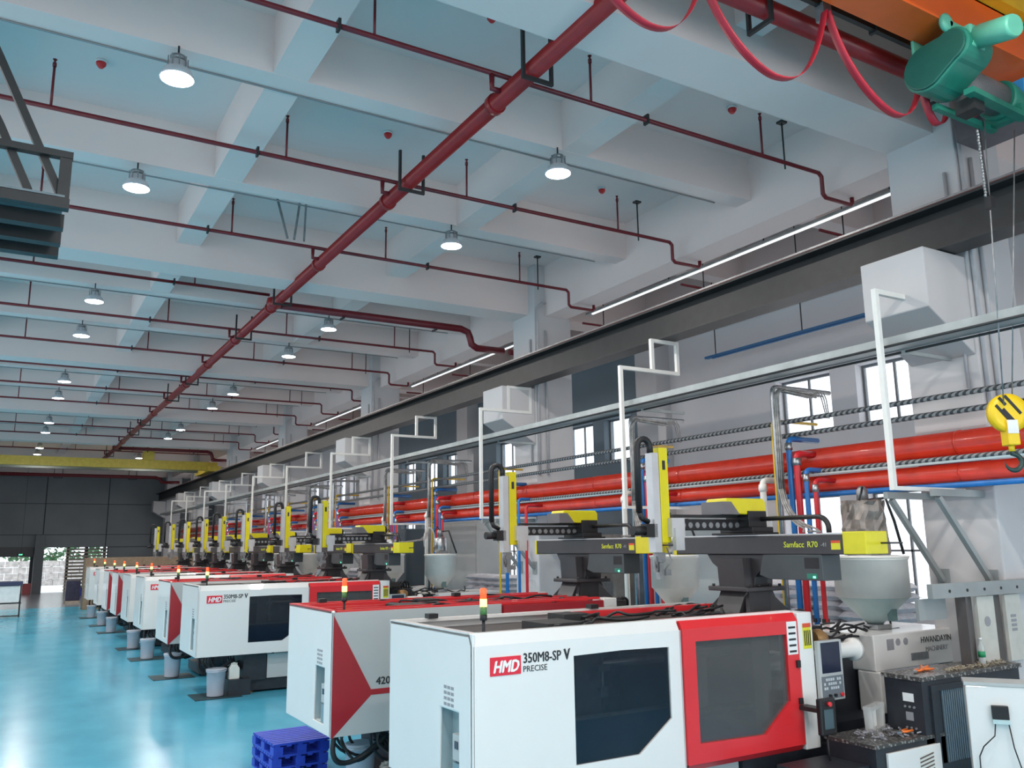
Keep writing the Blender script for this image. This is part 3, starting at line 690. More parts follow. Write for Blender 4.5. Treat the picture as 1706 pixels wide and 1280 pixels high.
    MB().box(2.17, 3.9, D-.03, D, z0, z1).build('rear_cover', MW, root)
    # top: rims, dark deck, hoses
    rim = MB().box(.03, 3.72, .05, .11, z1-.03, z1).box(.03, 3.72, D-.1, D, z1-.03, z1).box(.0, .07, 0.05, D, z1-.03, z1+.002)
    rim.build('top_rim', MW if A else MR, root)
    MB().box(.07, 2.17, .11, D-.1, z1-.12, z1-.09).box(2.17, 3.9, .11, D-.1, z1-.1, z1-.07).build('top_deck', TOPD, root)
    if A:
        MB().box(1.75, 3.9, D-.5, D-.42, z1-.05, z1+.01).box(2.1, 3.7, .16, .22, z1-.06, z1-.01).build('top_rail', MR, root)
    else:
        MB().box(.15, 3.7, .3, .37, z1-.06, z1+.0).box(.1, 3.7, D-.4, D-.33, z1-.06, z1).box(.1, 3.7, .8, .86, z1-.06, z1-.01).build('top_rail', MR, root)
        MB().box(.7, 3.0, .42, .6, z1-.07, z1-.03).build('top_panel', MW, root)
    m = MB(); rn = random.Random(kind)
    for j in range(14):
        x = 1.0+rn.random()*2.2; y = .25+rn.random()*1.1; p = [(x, y, z1-.06)]
        for q in range(5): x += rn.uniform(-.05, .3); y += rn.uniform(-.16, .16); y = max(.18, min(1.5, y)); x = min(3.7, x); p.append((x, y, z1-.05+rn.uniform(0, .06)))
        m.tube(smooth(p, 3), .014, 6)
    m.build('top_hoses', BLK, root, kind='stuff')
    MB().box(.95, 1.35, .35, .8, z1-.09, z1-.0).box(1.5, 1.75, .9, 1.2, z1-.09, z1+.02).build('valve_block', IRON, root)
    MB().box(.35, .45, D-.14, D-.04, z1, z1+.045).box(2.3, 2.4, D-.14, D-.04, z1, z1+.045).build('lifting_lug', BLK, root)
    # signal tower
    sx, sy = .17, .12
    st = MB().tube([(sx, sy, z1-.05), (sx, sy, z1+.09)], .014, 8).lathe([(.03, .09), (.03, .135)], (sx, sy, z1), 12).build('signal_tower', BLK, root)
    MB().lathe([(.028, .135), (.028, .2)], (sx, sy, z1), 12).build('green_lens', SIGG, st)
    MB().lathe([(.029, .2), (.029, .262)], (sx, sy, z1), 12).build('amber_lens', SIGA, st)
    MB().lathe([(.028, .262), (.028, .34), (.02, .35)], (sx, sy, z1), 12).build('red_lens', SIGR, st)
    # base
    MB().box(.75, 6.9, .2, D-.15, .04, .24).box(.95, 1.4, .15, D-.15, .24, z0).box(3.0, 6.9, .12, D-.12, .24, .74).build('base_frame', MBK, root)
    MB().box(1.42, 2.98, .16, .2, .26, .72).build('base_panel', MG, root)
    for x in (1.1, 3.2, 5.0, 6.7): MB().lathe([(.1, 0), (.1, .02), (.05, .04)], (x, .3, 0), 12).build('levelling_foot', BRONZE if x < 2 else MBK, root)
    m = MB(); rn = random.Random(kind+1)
    for j in range(12):
        x = .25+rn.random()*.7; y = .15+rn.random()*.6
        m.tube(smooth([(x, y, z0+.02), (x+rn.uniform(-.06, .06), y, z0-.18), (x+.2, y+rn.uniform(-.1, .1), z0-.3-rn.random()*.12), (x+.55, y+.1, z0-.24), (x+.8, y+.1, z0-.1)]), .017, 7)
    m.tube(smooth([(.12, .2, z0+.02), (.1, .18, z0-.2), (.2, .2, z0-.32), (.45, .25, z0-.3), (.8, .3, z0-.1)]), .03, 8)
    m.build('drain_hoses', BLK, root, kind='stuff')
    # pillar beside gate
    p = MB().box(3.74, 3.95, -.02, .25, z0+.0, z1-.02).build('pillar_cover', MW, root, .01)
    MB().box(3.80, 3.92, -.024, -.02, 1.72, 1.96).build('yellow_sticker', STKY, p)
    MB().box(3.80, 3.92, -.026, -.024, 1.93, 1.97).build('sticker_header', STKR, p)
    for j in range(4): MB().box(3.815+.027*j, 3.83+.027*j, -.0255, -.024, 1.75, 1.9).build('sticker_print', INK, p)
    # control panel
    cp = MB().box(3.94, 4.3, -.08, -.03, 1.2, 1.79).build('control_panel', MG, root, .008)
    MB().box(3.98, 4.26, -.084, -.08, 1.47, 1.77).build('screen', SCRN, cp)
    MB().box(3.96, 4.28, -.083, -.08, 1.22, 1.44).build('keypad', KEYB, cp)
    m = MB()
    for i in range(8):
        for j in range(3):
            if (i+j) % 5 != 2: m.box(3.985+.033*i, 4.008+.033*i, -.088, -.083, 1.31+.042*j, 1.335+.042*j)
    m.build('keys', KEYW, cp)
    MB().lathe([(.016, 0), (.016, .02)], (4.06, -.104, 1.25), 10, 'Y').lathe([(.016, 0), (.016, .02)], (4.14, -.104, 1.25), 10, 'Y').build('knob', BLK, cp)
    MB().lathe([(.02, 0), (.02, .02)], (4.24, -.104, 1.25), 10, 'Y').build('stop_button', MR, cp)
    MB().box(4.0, 4.2, -.03, .2, 1.4, 1.5).build('panel_arm', MG, cp)
    # injection unit
    MB().box(3.95, 7.0, .2, 1.55, .74, .9).box(4.6, 5.4, .55, 1.2, .9, 1.5).box(4.0, 4.6, .3, 1.4, .9, 1.1).build('injection_bed', MBK, root)
    MB().tube([(3.95, .85, 1.42), (5.5, .85, 1.42)], .12, 14).build('barrel', STEEL, root)
    MB().lathe([(.08, 0), (.08, .28), (.12, .28), (.12, .34)], (4.42, .12, 1.64), 18, 'X').build('oil_cylinder', MW, root)
    MB().lathe([(.09, 0), (.1, .12), (.06, .2)], (4.3, .3, 1.76), 14, 'X').build('coupling_housing', BRONZE, root)
    ic = MB().box(5.25, 6.9, .25, 1.5, 1.34, 1.74).box(5.25, 5.42, .2, .5, .9, 1.34).build('injection_cover', MW, root, .015)
    text('cover_lettering', 'HWANDAYIN', .1, INK, ic, (6.1, .247, 1.6), sx=.95)
    text('cover_lettering', 'MACHINERY', .08, GINK, ic, (6.18, .247, 1.5), sx=.95)
    MB().box(5.9, 6.22, .243, .25, 1.42, 1.5).build('vent_slot', DSTEEL, ic)
    MB().lathe([(.04, 0), (.04, .006)], (5.68, .244, 1.64), 16, 'Y').lathe([(.04, 0), (.04, .006)], (5.82, .244, 1.64), 16, 'Y').build('round_emblem', GINK, ic)
    MB().box(5.48, 5.6, .245, .25, 1.56, 1.68).build('data_plate', GINK, ic)
    m = MB()
    for j in range(16):
        x = 4.1+rn.random()*1.6; y = .3+rn.random()*.7; z = 1.66+rn.random()*.16; p = [(x, y, z)]
        for q in range(4): x += rn.uniform(0, .35); y += rn.uniform(-.12, .12); p.append((x, y, max(1.62, min(1.9, z+rn.uniform(-.08, .08)))))
        m.tube(smooth(p, 3), .013, 6)
    m.tube([(4.0, .5, 1.66), (6.2, .6, 1.72)], .03, 6).build('cable_harness', BLK, root, kind='stuff')
    m = MB()
    for j in range(5): a = .07*j; m.tube(smooth([(4.3+a*.5, .7, 1.78), (4.28+a, .7, 1.95+a*.2), (4.45+a, .75, 1.98), (4.55+a*.7, .8, 1.78)]), .02, 7)
    m.box(4.2, 4.7, .5, 1.1, 1.6, 1.86).build('hose_coil', BLK, root, kind='stuff')
    return root
MY = [6.25, 9.45, 17.6, 20.5, 24.6, 27.5, 30.5, 33.3, 36.6, 40.9]
MT = [350, 420, 350, 420, 350, 350, 420, 420, 350, 350]
MX = [3.31, 3.25, 3.35, 3.3, 3.31, 3.31, 3.31, 3.31, 3.31, 3.31]
protos = {}
MORD = ['nearest', 'second', 'third', 'fourth', 'fifth', 'sixth', 'seventh', 'eighth', 'ninth', 'tenth and farthest']
for i in range(10):
    if MT[i] not in protos:
        o = make_machine(MT[i], 'injection_moulding_machine'); protos[MT[i]] = o; index_tree(o)
    else:
        o = copy_tree(protos[MT[i]])
    o.location = (MX[i], MY[i], 0)
    if MT[i] == 420: o.location.z = .0
    desc = 'white injection moulding machine with red gate' if MT[i] == 350 else 'white moulding machine with shade-grey front and red triangle'
    tag(o, '%s, %s in the row from the camera' % (desc, MORD[i]), 'machine', 'injection moulding machines in a row')

# ------------------------------------------------------------------ take-out robots
def make_robot():
    r = empty('take_out_robot', (0, 0, 0))
    # base with gussets
    b = MB().box(-.36, .36, -.36, .36, 0, .03)
    for a in range(4):
        ca, sa = math.cos(a*PI/2+PI/4), math.sin(a*PI/2+PI/4)
        b.add([(ca*.16-sa*.02, sa*.16+ca*.02, .03), (ca*.46-sa*.02, sa*.46+ca*.02, .03), (ca*.24-sa*.02, sa*.24+ca*.02, .26), (ca*.16-sa*.02, sa*.16+ca*.02, .26),
               (ca*.16+sa*.02, sa*.16-ca*.02, .03), (ca*.46+sa*.02, sa*.46-ca*.02, .03), (ca*.24+sa*.02, sa*.24-ca*.02, .26), (ca*.16+sa*.02, sa*.16-ca*.02, .26)],
              [(0, 1, 2, 3), (7, 6, 5, 4), (1, 5, 6, 2), (0, 4, 5, 1), (2, 6, 7, 3)])
    b.prism([(-.33, .03), (.33, .03), (.21, .26), (-.21, .26)], 'Y', -.19, .19)
    b.build('pedestal_base', RGREY, r)
    MB().box(-.3, .3, -.3, .3, .26, .31).build('flange', RGREY, r, .01)
    m = MB()
    for x in (-.24, -.08, .08, .24):
        for y in (-.27, .27): m.lathe([(.018, .31), (.018, .335)], (x, y, 0), 6)
    m.build('flange_bolts', IRON, r, kind='stuff')
    MB().prism([(-.2, .31), (.22, .31), (.22, .45), (.12, .5)][:0] or [(-.22, .31), (.2, .31), (.24, .62), (-.24, .62)], 'Y', -.2, .2).build('column', RGREY, r)
    # console bracket along -Y: profile in YZ
    prof = [(.22, .31), (.2, .42), (.42, .56), (.5, .66), (-1.15, .66), (-1.15, .48), (-.5, .48), (-.32, .48), (-.24, .42), (-.22, .31)]
    MB().prism(prof, 'X', -.1, .1).build('console_bracket', RGREY, r, .008)
    cb = MB().prism([(-.42, .66), (-1.2, .66), (-1.2, .4), (-.5, .4), (-.35, .44)], 'X', -.15, .13).build('control_box', mat('control box slate', (.055, .065, .07), .4), r, .006)
    MB().box(-.153, -.15, -1.16, -.98, .52, .63).build('socket_plate', BLK, cb)
    MB().box(-.153, -.15, -1.13, -1.0, .42, .47).build('led_strip', mat('green panel', (.02, .2, .13), .4), cb)
    MB().box(-.156, -.153, -1.11, -1.08, .425, .445).build('status_led', LEDG, cb)
    bm = MB().box(-.15, .15, -1.5, .98, .66, .86).build('traverse_beam', RGREY, r, .01)
    MB().box(-.13, .13, -1.5, .98, .86, .875).build('beam_rail', ALU, bm)
    MB().box(-.155, .155, .97, 1.02, .65, .86).build('far_cap', YEL, bm)
    MB().prism([(-.165, -1.48), (.165, -1.48), (.2, -1.72), (-.13, -1.72)], 'Z', .665, .885).build('end_cap', YEL, bm, .008)
    MB().tube([(.1, -1.6, .77), (.1, -1.95, .77)], .01, 6).build('stop_pin', IRON, bm)
    text('maker_lettering', 'Samfacc', .085, YINK, bm, (-.152, -.72, .735), rot=(PI/2, 0, -PI/2))
    text('model_lettering', 'R70', .085, YINK, bm, (-.152, -1.03, .735), rot=(PI/2, 0, -PI/2))
    text('size_lettering', '-41', .06, GINK, bm, (-.152, -1.2, .74), rot=(PI/2, 0, -PI/2))
    w = MB().box(-.153, -.15, -1.44, -1.33, .71, .8).build('warning_sticker', STKY, bm)
    MB().box(-.1535, -.153, -1.44, -1.33, .775, .8).build('sticker_header', STKR, w)
    # carriage
    c = MB().box(-.16, .17, -.3, .2, .9, .96).box(-.12, .16, -.22, .14, .96, 1.14).box(-.2, .2, -.35, .3, .875, .9).build('carriage', BLK, r, .006)
    MB().prism([(-.42, 1.28), (-.48, 1.12), (-.15, 1.1), (.18, 1.1), (.18, 1.24), (.14, 1.28)], 'Y', -.2, .12).build('motor_hood', YEL, c, .012)
    MB().prism([(-.5, 1.1), (-.5, 1.24), (-.36, 1.24), (-.24, 1.1)], 'Y', -.205, .125).build('hood_front', mat('hood grey', (.16, .15, .16), .4), c)
    MB().lathe([(.07, 0), (.085, .02), (.085, .06), (.06, .08)], (.18, -.04, 1.17), 16, 'X').build('motor_end', BLK, c)
    # arm along -X
    a = MB().box(-1.05, .15, -.06, .06, .93, 1.05).build('strip_arm', BLK, r, .004)
    m = MB()
    for j in range(9): m.lathe([(.032, 0), (.032, .008)], (-.95+.1*j, -.068, .985), 12, 'Y')
    m.build('arm_holes', DSTEEL, a)
    MB().box(-1.05, .15, -.05, .05, 1.07, 1.1).build('arm_rail', IRON, a)
    MB().box(-1.16, -.98, -.12, .12, .86, 1.06).box(-1.14, -1.02, -.15, -.1, .72, .95).build('arm_head', ALU, a)
    MB().lathe([(.05, 0), (.05, .16)], (-1.6, .0, .93), 12, 'X').box(-1.45, -1.3, -.05, .05, .86, 1.0).build('wrist_motor', BLK, a)
    # vertical arm
    v = MB().box(-1.24, -1.12, -.05, .05, .8, 1.82).build('vertical_arm', YEL, r, .006)
    MB().box(-1.2, -1.16, -.054, -.05, 1.58, 1.68).build('arm_number', INK, v)
    MB().box(-1.34, -1.25, -.05, .06, .7, 1.76).build('arm_profile', ALU, v)
    pts = [(-1.5, 0, 1.12), (-1.5, 0, 1.82)]+[(-1.41-.09*math.cos(q*PI/8), 0, 1.82+.09*math.sin(q*PI/8)) for q in range(1, 8)]+[(-1.32, 0, 1.82), (-1.32, 0, 1.76)]
    MB().tube(pts, .036, 6).tube([(-1.5, 0, 1.12), (-1.47, 0, 1.06), (-1.38, 0, 1.02)], .03, 6).build('cable_chain', BLK, v)
    gm = MB().box(-1.3, -1.2, -.04, .04, .6, .7).box(-1.28, -1.22, -.03, .03, .42, .6).box(-1.33, -1.3, -.02, .02, .5, .66).box(-1.22, -1.15, -.06, .06, .46, .52)
    gm.tube([(-1.3, 0, .75), (-1.36, -.05, .62), (-1.28, 0, .5)], .008, 5).tube([(-1.15, 0, .75), (-1.12, -.04, .62), (-1.2, 0, .5)], .008, 5)
    gm.build('gripper', DSTEEL, v)
    # energy chain on beam
    pts = [(.08, -.2, 1.05), (.08, -1.0, 1.05)]+[(.08, -1.0-.13*math.sin(q*PI/12), .93+.12*math.cos(q*PI/12)) for q in range(1, 7)]+[(.08, -1.13, .88)]
    MB().tube(pts, .028, 6).build('energy_chain', BLK, r)
    return r
RX = [7.3, 7.35, 7.3, 7.3, 7.3, 7.25, 7.3, 7.2, 7.2, 7.25]
robot0 = make_robot(); index_tree(robot0)
for i in range(10):
    o = robot0 if i == 0 else copy_tree(robot0)
    o.location = (RX[i], MY[i]+.9 + (0 if i != 1 else .1), 2.0)
    tag(o, 'dark grey take-out robot with yellow vertical arm on the %s machine' % MORD[i].replace(' and farthest', ''), 'robot', 'take-out robots')
# robot mounting stands reach down to the fixed platen: plate on machine tops
for i in range(10):
    o = tag(MB().box(-.42, .42, -.5, .5, 0, .08).build('robot_mounting_plate', TOPD, None), 'dark steel plate under the robot pedestal on the %s machine' % MORD[i].replace(' and farthest', ''), 'mounting plate', 'robot mounting plates')
    o.location = (RX[i], MY[i]+.9+(0 if i != 1 else .1), 1.92)

# ------------------------------------------------------------------ hoppers and loaders
def make_hopper(r, cone):
    h = empty('material_hopper', (0, 0, 0))
    MB().lathe([(r, .42), (r, .86), (r*1.03, .865), (r*1.03, .885)], n=28).build('drum', HOP, h)
    MB().lathe([(.09, .1), (r*.97, .42), (r, .425)], n=28).build('cone', cone, h)
    MB().lathe([(r*1.05, .885), (r*1.05, .905), (r*.6, .92)], n=28).build('lid', HOP, h)
    MB().box(-.13, .13, -.13, .13, .045, .1).build('throat', STEEL, h)
    MB().box(-.05, .05, -r*.62-.01, -r*.5, .15, .38).build('sight_glass', mat('dark sight glass', (.12, .2, .2), .2), h)
    MB().box(-.12, .12, -r*.5, -r*.3, .92, .98).build('inspection_hatch', DSTEEL, h)
    return h
def make_loader(wrap):
    l = empty('vacuum_loader', (0, 0, 0)); rn = random.Random(3)
    if wrap:
        m = MB(); k = 28; zs = [0, .08, .16, .24, .32, .4, .46, .5]
        for z in zs:
            for j in range(k):
                a = 2*PI*j/k; rr = .24+.03*math.sin(5*a+z*9)+rn.uniform(-.018, .018)
                m.v.append((rr*math.cos(a), rr*math.sin(a), z+rn.uniform(-.01, .01)))
        for i in range(len(zs)-1):
            for j in range(k): m.f.append((i*k+j, i*k+(j+1) % k, (i+1)*k+(j+1) % k, (i+1)*k+j)); m.sm.append(False)
        m.f.append(tuple((len(zs)-1)*k+j for j in range(k))); m.sm.append(False)
        m.build('wrapped_drum', FOIL, l)
    else:
        MB().lathe([(.1, 0), (.15, .06), (.15, .34), (.13, .36)], n=18).build('steel_drum', STEEL, l)
    MB().lathe([(.07, .4 if not wrap else .5), (.07, .52 if not wrap else .6), (.03, .56 if not wrap else .64)], n=14).box(-.05, .05, -.05, .05, .3, .45).build('motor_head', DSTEEL, l)
    MB().tube([(.02, -.02, .5), (.1, -.25, .52), (.16, -.3, .3), (.28, -.3, .0)], .018, 6).tube([(-.03, 0, .55), (-.12, -.1, .62), (-.2, -.1, .5)], .012, 6).build('loader_hose', BLK, l)
    if not wrap: MB().tube([(-.28+.14*math.cos(q*PI/6)*-1, 0, .3+.3*math.sin(q*PI/6)) for q in range(-1, 8)], .02, 6).build('clear_hose', CLEAR, l)
    if wrap: l.scale = (1, 1, 1.3)
    return l
hA = make_hopper(.43, HOPB); hB = make_hopper(.36, HOP)
lA = make_loader(True); lB = make_loader(False)
index_tree(None)
HP = [(9.22, 6.95), (9.0, 10.3), (8.95, 18.5), (8.9, 21.4), (8.9, 25.5), (8.9, 28.4), (8.9, 31.4), (8.9, 34.2), (8.9, 37.5), (8.9, 41.8)]
for i, (x, y) in enumerate(HP):
    h = hA if i == 0 else (hB if i == 1 else copy_tree(hB)); h.location = (x, y, 1.7)
    tag(h, '%s material hopper with conical base on the %s machine' % ('large off-white' if i == 0 else 'off-white', MORD[i].replace(' and farthest', '')), 'hopper', 'material hoppers')
    l = lA if i == 0 else (lB if i == 1 else copy_tree(lB)); l.location = (x+(-.03 if i == 0 else 0), y, 2.63)
    tag(l, '%s on top of the hopper of the %s machine' % ('film-wrapped vacuum loader' if i == 0 else 'stainless vacuum loader', MORD[i].replace(' and farthest', '')), 'loader', 'vacuum loaders')

# ------------------------------------------------------------------ utility drops behind the machines
def arc(p0, p1, p2, n=5):
    p0, p1, p2 = Vector(p0), Vector(p1), Vector(p2)
    return [tuple((1-t)**2*p0+2*t*(1-t)*p1+t*t*p2) for t in [i/n for i in range(n+1)]]
def drop_path(x, y, z, xe, ze=None):
    rr = .09
    return [(x, y, 0.02), (x, y, z-rr)]+arc((x, y, z-rr), (x, y, z), (x+rr, y, z))+[(xe, y, z)]+([(xe, y, ze)] if ze else [])
drops = [('yellow_gas_drop', 'yellow gas pipe', 2.22, 4.5, 9.36, 10.3, .022, YELP), ('conduit_drop', 'silver conduit', 2.03, 4.95, 9.2, 10.4, .035, STEEL),
         ('blue_water_drop', 'darker blue water pipe', 1.9, 4.2, 9.3, 9.9, .04, BLUEP), ('red_water_drop', 'thicker red water pipe', 1.78, 3.98, 9.3, 9.75, .045, REDP),
         ('blue_water_drop', 'slimmer blue water pipe', 1.64, 3.75, 9.3, 9.8, .034, BLUEP), ('red_water_drop', 'slimmer red water pipe', 1.5, 3.6, 9.3, 9.7, .032, REDP),
         ('white_drain_drop', 'white plastic pipe', 2.42, 3.66, 9.3, 9.7, .045, WHTP)]
dp = {}
for i in range(10):
    for j, (nm, ds, dy, z, x, xe, r, m) in enumerate(drops):
        dz = .0
        if j not in dp:
            o = empty(nm, (0, 0, 0)); MB().tube(drop_path(0, 0, z, xe-x), r, 8).build('pipe_run', m, o)
            if j in (2, 4, 5, 3, 6): MB().lathe([(r*1.25, 0), (r*1.4, .04), (r*1.25, .1)], (0, 0, z-.16), 8).build('elbow_collar', STEEL if j != 6 else WHTP, o)
            if j in (4, 5): MB().box(-.05, .05, -.02, .02, 1.75, 1.8).build('valve_handle', IRON, o)
            dp[j] = o; index_tree(None)
        else: o = copy_tree(dp[j])
        o.location = (x, MY[i]+dy+(.4 if i == 4 else 0), 0)
        tag(o, '%s rising behind the %s machine' % (ds, MORD[i].replace(' and farthest', '')), 'pipe', ds+'s behind the machines')
    # flexible hose bundle
    if i < 7 and i != 4:
        m = MB(); rn = random.Random(i)
        for q in range(6):
            a = (q % 3)*.03; c = (q//3)*.03; y = MY[i]+1.95-a; x = 9.12+c
            pts = [(9.9+q*.05, y+.05, 4.84+c), (9.3, y+.02, 4.88+c)]+arc((9.3, y+.02, 4.88+c), (x, y, 4.88+c), (x, y, 4.7), 4)+[(x, y, 4.2), (x-.01, y, 3.5)]+arc((x-.01, y, 3.5), (x-.05, y-.1, 3.05), (8.5+a, y-.9-a, 2.95), 5)+[(7.9+a, y-1.4-a*2, 2.9), (7.5, y-1.75-a, 2.9)]
            m.tube(pts, .013, 6)
        for q in range(3): m.tube([(9.9, MY[i]+1.95, 4.86), (10.02+q*.06, MY[i]+1.93, 4.94), (10.15+q*.05, MY[i]+1.97, 4.84), (10.2+q*.03, MY[i]+1.95, 4.55)], .009, 6)
        tag(m.build('hose_bundle', mat('grey mixed hoses', (.34, .33, .32), .4, var=.35, scale=12)), 'bundle of grey flexible hoses dropping from the conduit to the %s machine' % MORD[i], 'hose bundle', 'hose bundles')['kind'] = 'stuff'

for j, (nm, ds, y, z, xe, r, m) in enumerate((('yellow_gas_drop', 'yellow gas pipe', 16.25, 4.45, 9.9, .022, YELP), ('blue_water_drop', 'darker blue water pipe', 15.95, 4.1, 9.8, .04, BLUEP),
        ('blue_water_drop', 'slimmer blue water pipe', 15.45, 3.75, 9.8, .03, BLUEP), ('red_water_drop', 'slim red water pipe', 15.15, 3.6, 9.7, .032, REDP))):
    o = empty(nm, (9.3, y, 0), '%s rising in front of the second column' % ds, 'pipe', 'pipes by the second column')
    MB().tube(drop_path(0, 0, z, xe-9.3), r, 8).build('pipe_run', m, o)
# ------------------------------------------------------------------ things under and beside the machines
def make_pail():
    t = empty('pail', (0, 0, 0))
    MB().lathe([(.15, 0), (.155, .02), (.175, .44), (.19, .45), (.19, .48)], n=20).build('body', PAIL, t)
    MB().lathe([(.195, .48), (.195, .5), (.17, .51)], n=20).build('lid', PAIL, t)
    MB().tube([(.19*math.cos(a), -.19*math.sin(a)-.01, .4+.1*math.sin(a)) for a in [q*PI/8 for q in range(9)]], .005, 5).build('bail_handle', STEEL, t)
    return t
pail0 = make_pail(); index_tree(None)
pails = [(3.85, 10.1, 'beside the blue pallets'), (3.78, 17.72, 'on the dark pallet under the third machine'), (3.5, 20.9, 'under the fourth machine'), (3.5, 24.7, 'under the fifth machine'), (3.5, 27.5, 'under the sixth machine'), (3.5, 33.3, 'under the eighth machine'), (3.5, 36.6, 'under the ninth machine'), (3.5, 41, 'under the farthest machine')]
for i, (x, y, w) in enumerate(pails):
    o = pail0 if i == 0 else copy_tree(pail0); o.location = (x, y, .02); o.rotation_euler.z = i
    tag(o, 'grey plastic pail standing ' + w, 'pail', 'pails under the machines')
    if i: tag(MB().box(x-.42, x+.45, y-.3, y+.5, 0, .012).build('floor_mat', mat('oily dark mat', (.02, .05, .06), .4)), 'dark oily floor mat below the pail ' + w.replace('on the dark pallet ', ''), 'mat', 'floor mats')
for i, (x, y, w) in enumerate(((4.13, 9.98, 'to the right of the pail near the blue pallets'), (4.12, 17.75, 'to the right of the pail under the third machine'))):
    t = empty('jerrycan', (x, y, .0 if i == 0 else .3), 'small milky jerrycan standing ' + w, 'jerrycan', 'jerrycans')
    MB().prism([(-.1, 0), (.1, 0), (.1, .2), (.05, .27), (-.05, .27), (-.1, .2)], 'Y', -.06, .06).build('body', CAN, t, .012)
    MB().lathe([(.028, .27), (.028, .31)], n=10).build('cap', CAN, t)
    MB().box(-.06, .06, -.012, .012, .255, .3).build('grip', CAN, t)
    if i: tag(MB().box(x-.12, x+.3, y-.15, y+.2, 0, .3).build('black_block', MBK), 'black box carrying the jerrycan under the third machine', 'box')
def make_pallet():
    t = empty('plastic_pallet', (0, 0, 0)); Lx, Ly = .72, .9
    for j in range(9):
        MB().box(0, Lx, j*Ly/9, j*Ly/9+.075, .115, .14).build('deck_slat', BPLAST, t)
    for j in range(5): MB().box(j*Lx/5+.02, j*Lx/5+.08, 0, Ly-.02, .095, .117).build('deck_runner', BPLAST, t)
    for a in (0, .5, 1):
        for b in (0, .5, 1): MB().box(a*(Lx-.12), a*(Lx-.12)+.12, b*(Ly-.14), b*(Ly-.14)+.14, .02, .1).build('foot_block', BPLAST, t)
    for a in (0, .5, 1): MB().box(a*(Lx-.12), a*(Lx-.12)+.12, 0, Ly, 0, .02).build('skid', BPLAST, t)
    return t
pal0 = make_pallet(); index_tree(None)
for i in range(3):
    o = pal0 if i == 0 else copy_tree(pal0); o.location = (3.07+.01*i, 11.1-.02*i-.0, .14*i); o.rotation_euler.z = .02*i
    tag(o, 'blue plastic pallet, %s of the stack of three by the second machine' % ('bottom', 'middle', 'top')[i], 'pallet', 'stacked blue pallets')
for i in range(2):
    o = copy_tree(pal0); o.location = (4.6, 62.5, .14*i); o.scale = (1.6, 1.6, 1.6); o.location.z = .226*i
    tag(o, 'blue plastic pallet in the far doorway, %s of two' % ('lower', 'upper')[i], 'pallet', 'far pallets')

# ------------------------------------------------------------------ foreground right: steps, cabinets
t = empty('low_checker_step', (7.2, 5.55, 0), 'low black operator step with checker plate top beside the red gate', 'step')
MB().box(0, 1.1, 0, .56, .04, .87).build('body', MBK, t)
MB().box(-.01, 1.12, -.01, .58, .87, .9).build('tread_plate', CHECK, t)
MB().box(.14, .95, -.03, 0, .1, .82).build('white_door', MW, t, .006)
m = MB()
for j in range(7): m.add([(.6, -.034, .5+.035*j), (.82, -.034, .53+.035*j), (.82, -.034, .545+.035*j), (.6, -.034, .515+.035*j)], [(0, 1, 2, 3)])
m.build('vent_print', mat('brown slot', (.12, .1, .08), .6), t)
MB().box(.13, .16, -.06, -.03, .48, .56).build('door_handle', BLK, t)
t = empty('low_side_step', (6.5, 5.62, 0), 'dark blue machine skirt box with white door below the red gate', 'step')
MB().box(0, .68, 0, .5, .03, .72).build('body', MBK, t)
MB().box(.1, .55, -.02, 0, .08, .66).build('white_door', MW, t, .005)
t = empty('tall_checker_cabinet', (7.98, 5.55, 0), 'tall black cabinet with checker plate top holding orange pliers and scraps', 'cabinet')
MB().box(0, 1.72, 0, .42, .03, 1.41).build('body', MBK, t)
MB().box(-.02, 1.75, -.02, .44, 1.41, 1.45).build('tread_plate', CHECK, t)
f = MB().frame([(.12, .55), (.75, .55), (.75, 1.36), (.12, 1.36)], [(.2, .62), (.7, .62), (.7, 1.3), (.2, 1.3)], 'Y', -.02, 0).build('radiator_frame', MBK, t)
for j in range(11): MB().box(.3+.035*j, .318+.035*j, -.014, .0, .62, 1.3).build('radiator_fin', mat('blue grey fin', (.2, .27, .32), .4, metal=.3), f)
MB().box(-.004, 0, .1, .22, 1.2, 1.28).build('white_label', STKW, t)
MB().box(-.006, 0, .12, .2, 1.02, 1.1).build('display', GINK, t)
m = MB()
for j in range(3): m.lathe([(.012, 0), (.012, .012)], (-.012, .1+.05*j, 1.15), 8, 'X').lathe([(.012, 0), (.012, .012)], (-.012, .1+.05*j, .95), 8, 'X')
m.build('push_button', DSTEEL, t)
t = empty('white_side_cabinet', (8.02, 5.12, 0), 'white enamel cabinet with black power socket at the right edge', 'cabinet', rz=-.95)
MB().box(0, 1.2, 0, .3, 0, 1.43).build('body', MW, t, .012)
MB().box(-.01, 1.21, -.01, .31, 1.43, 1.46).build('top', MG, t)
s = MB().box(.2, .34, -.05, 0, 1.14, 1.26).build('power_socket', BLK, t, .006)
MB().box(.2, .34, -.055, 0, 1.1, 1.14).build('socket_flap', HOPB, s)
MB().tube([(.22, -.03, 1.1), (.2, -.08, 1.0), (.1, -.08, .9), (.06, -.03, .8), (.05, -.02, .4)], .006, 5).tube([(.33, -.03, 1.1), (.35, -.05, .9), (.42, -.05, .6), (.5, -.02, .3)], .006, 5).build('cable', BLK, s)
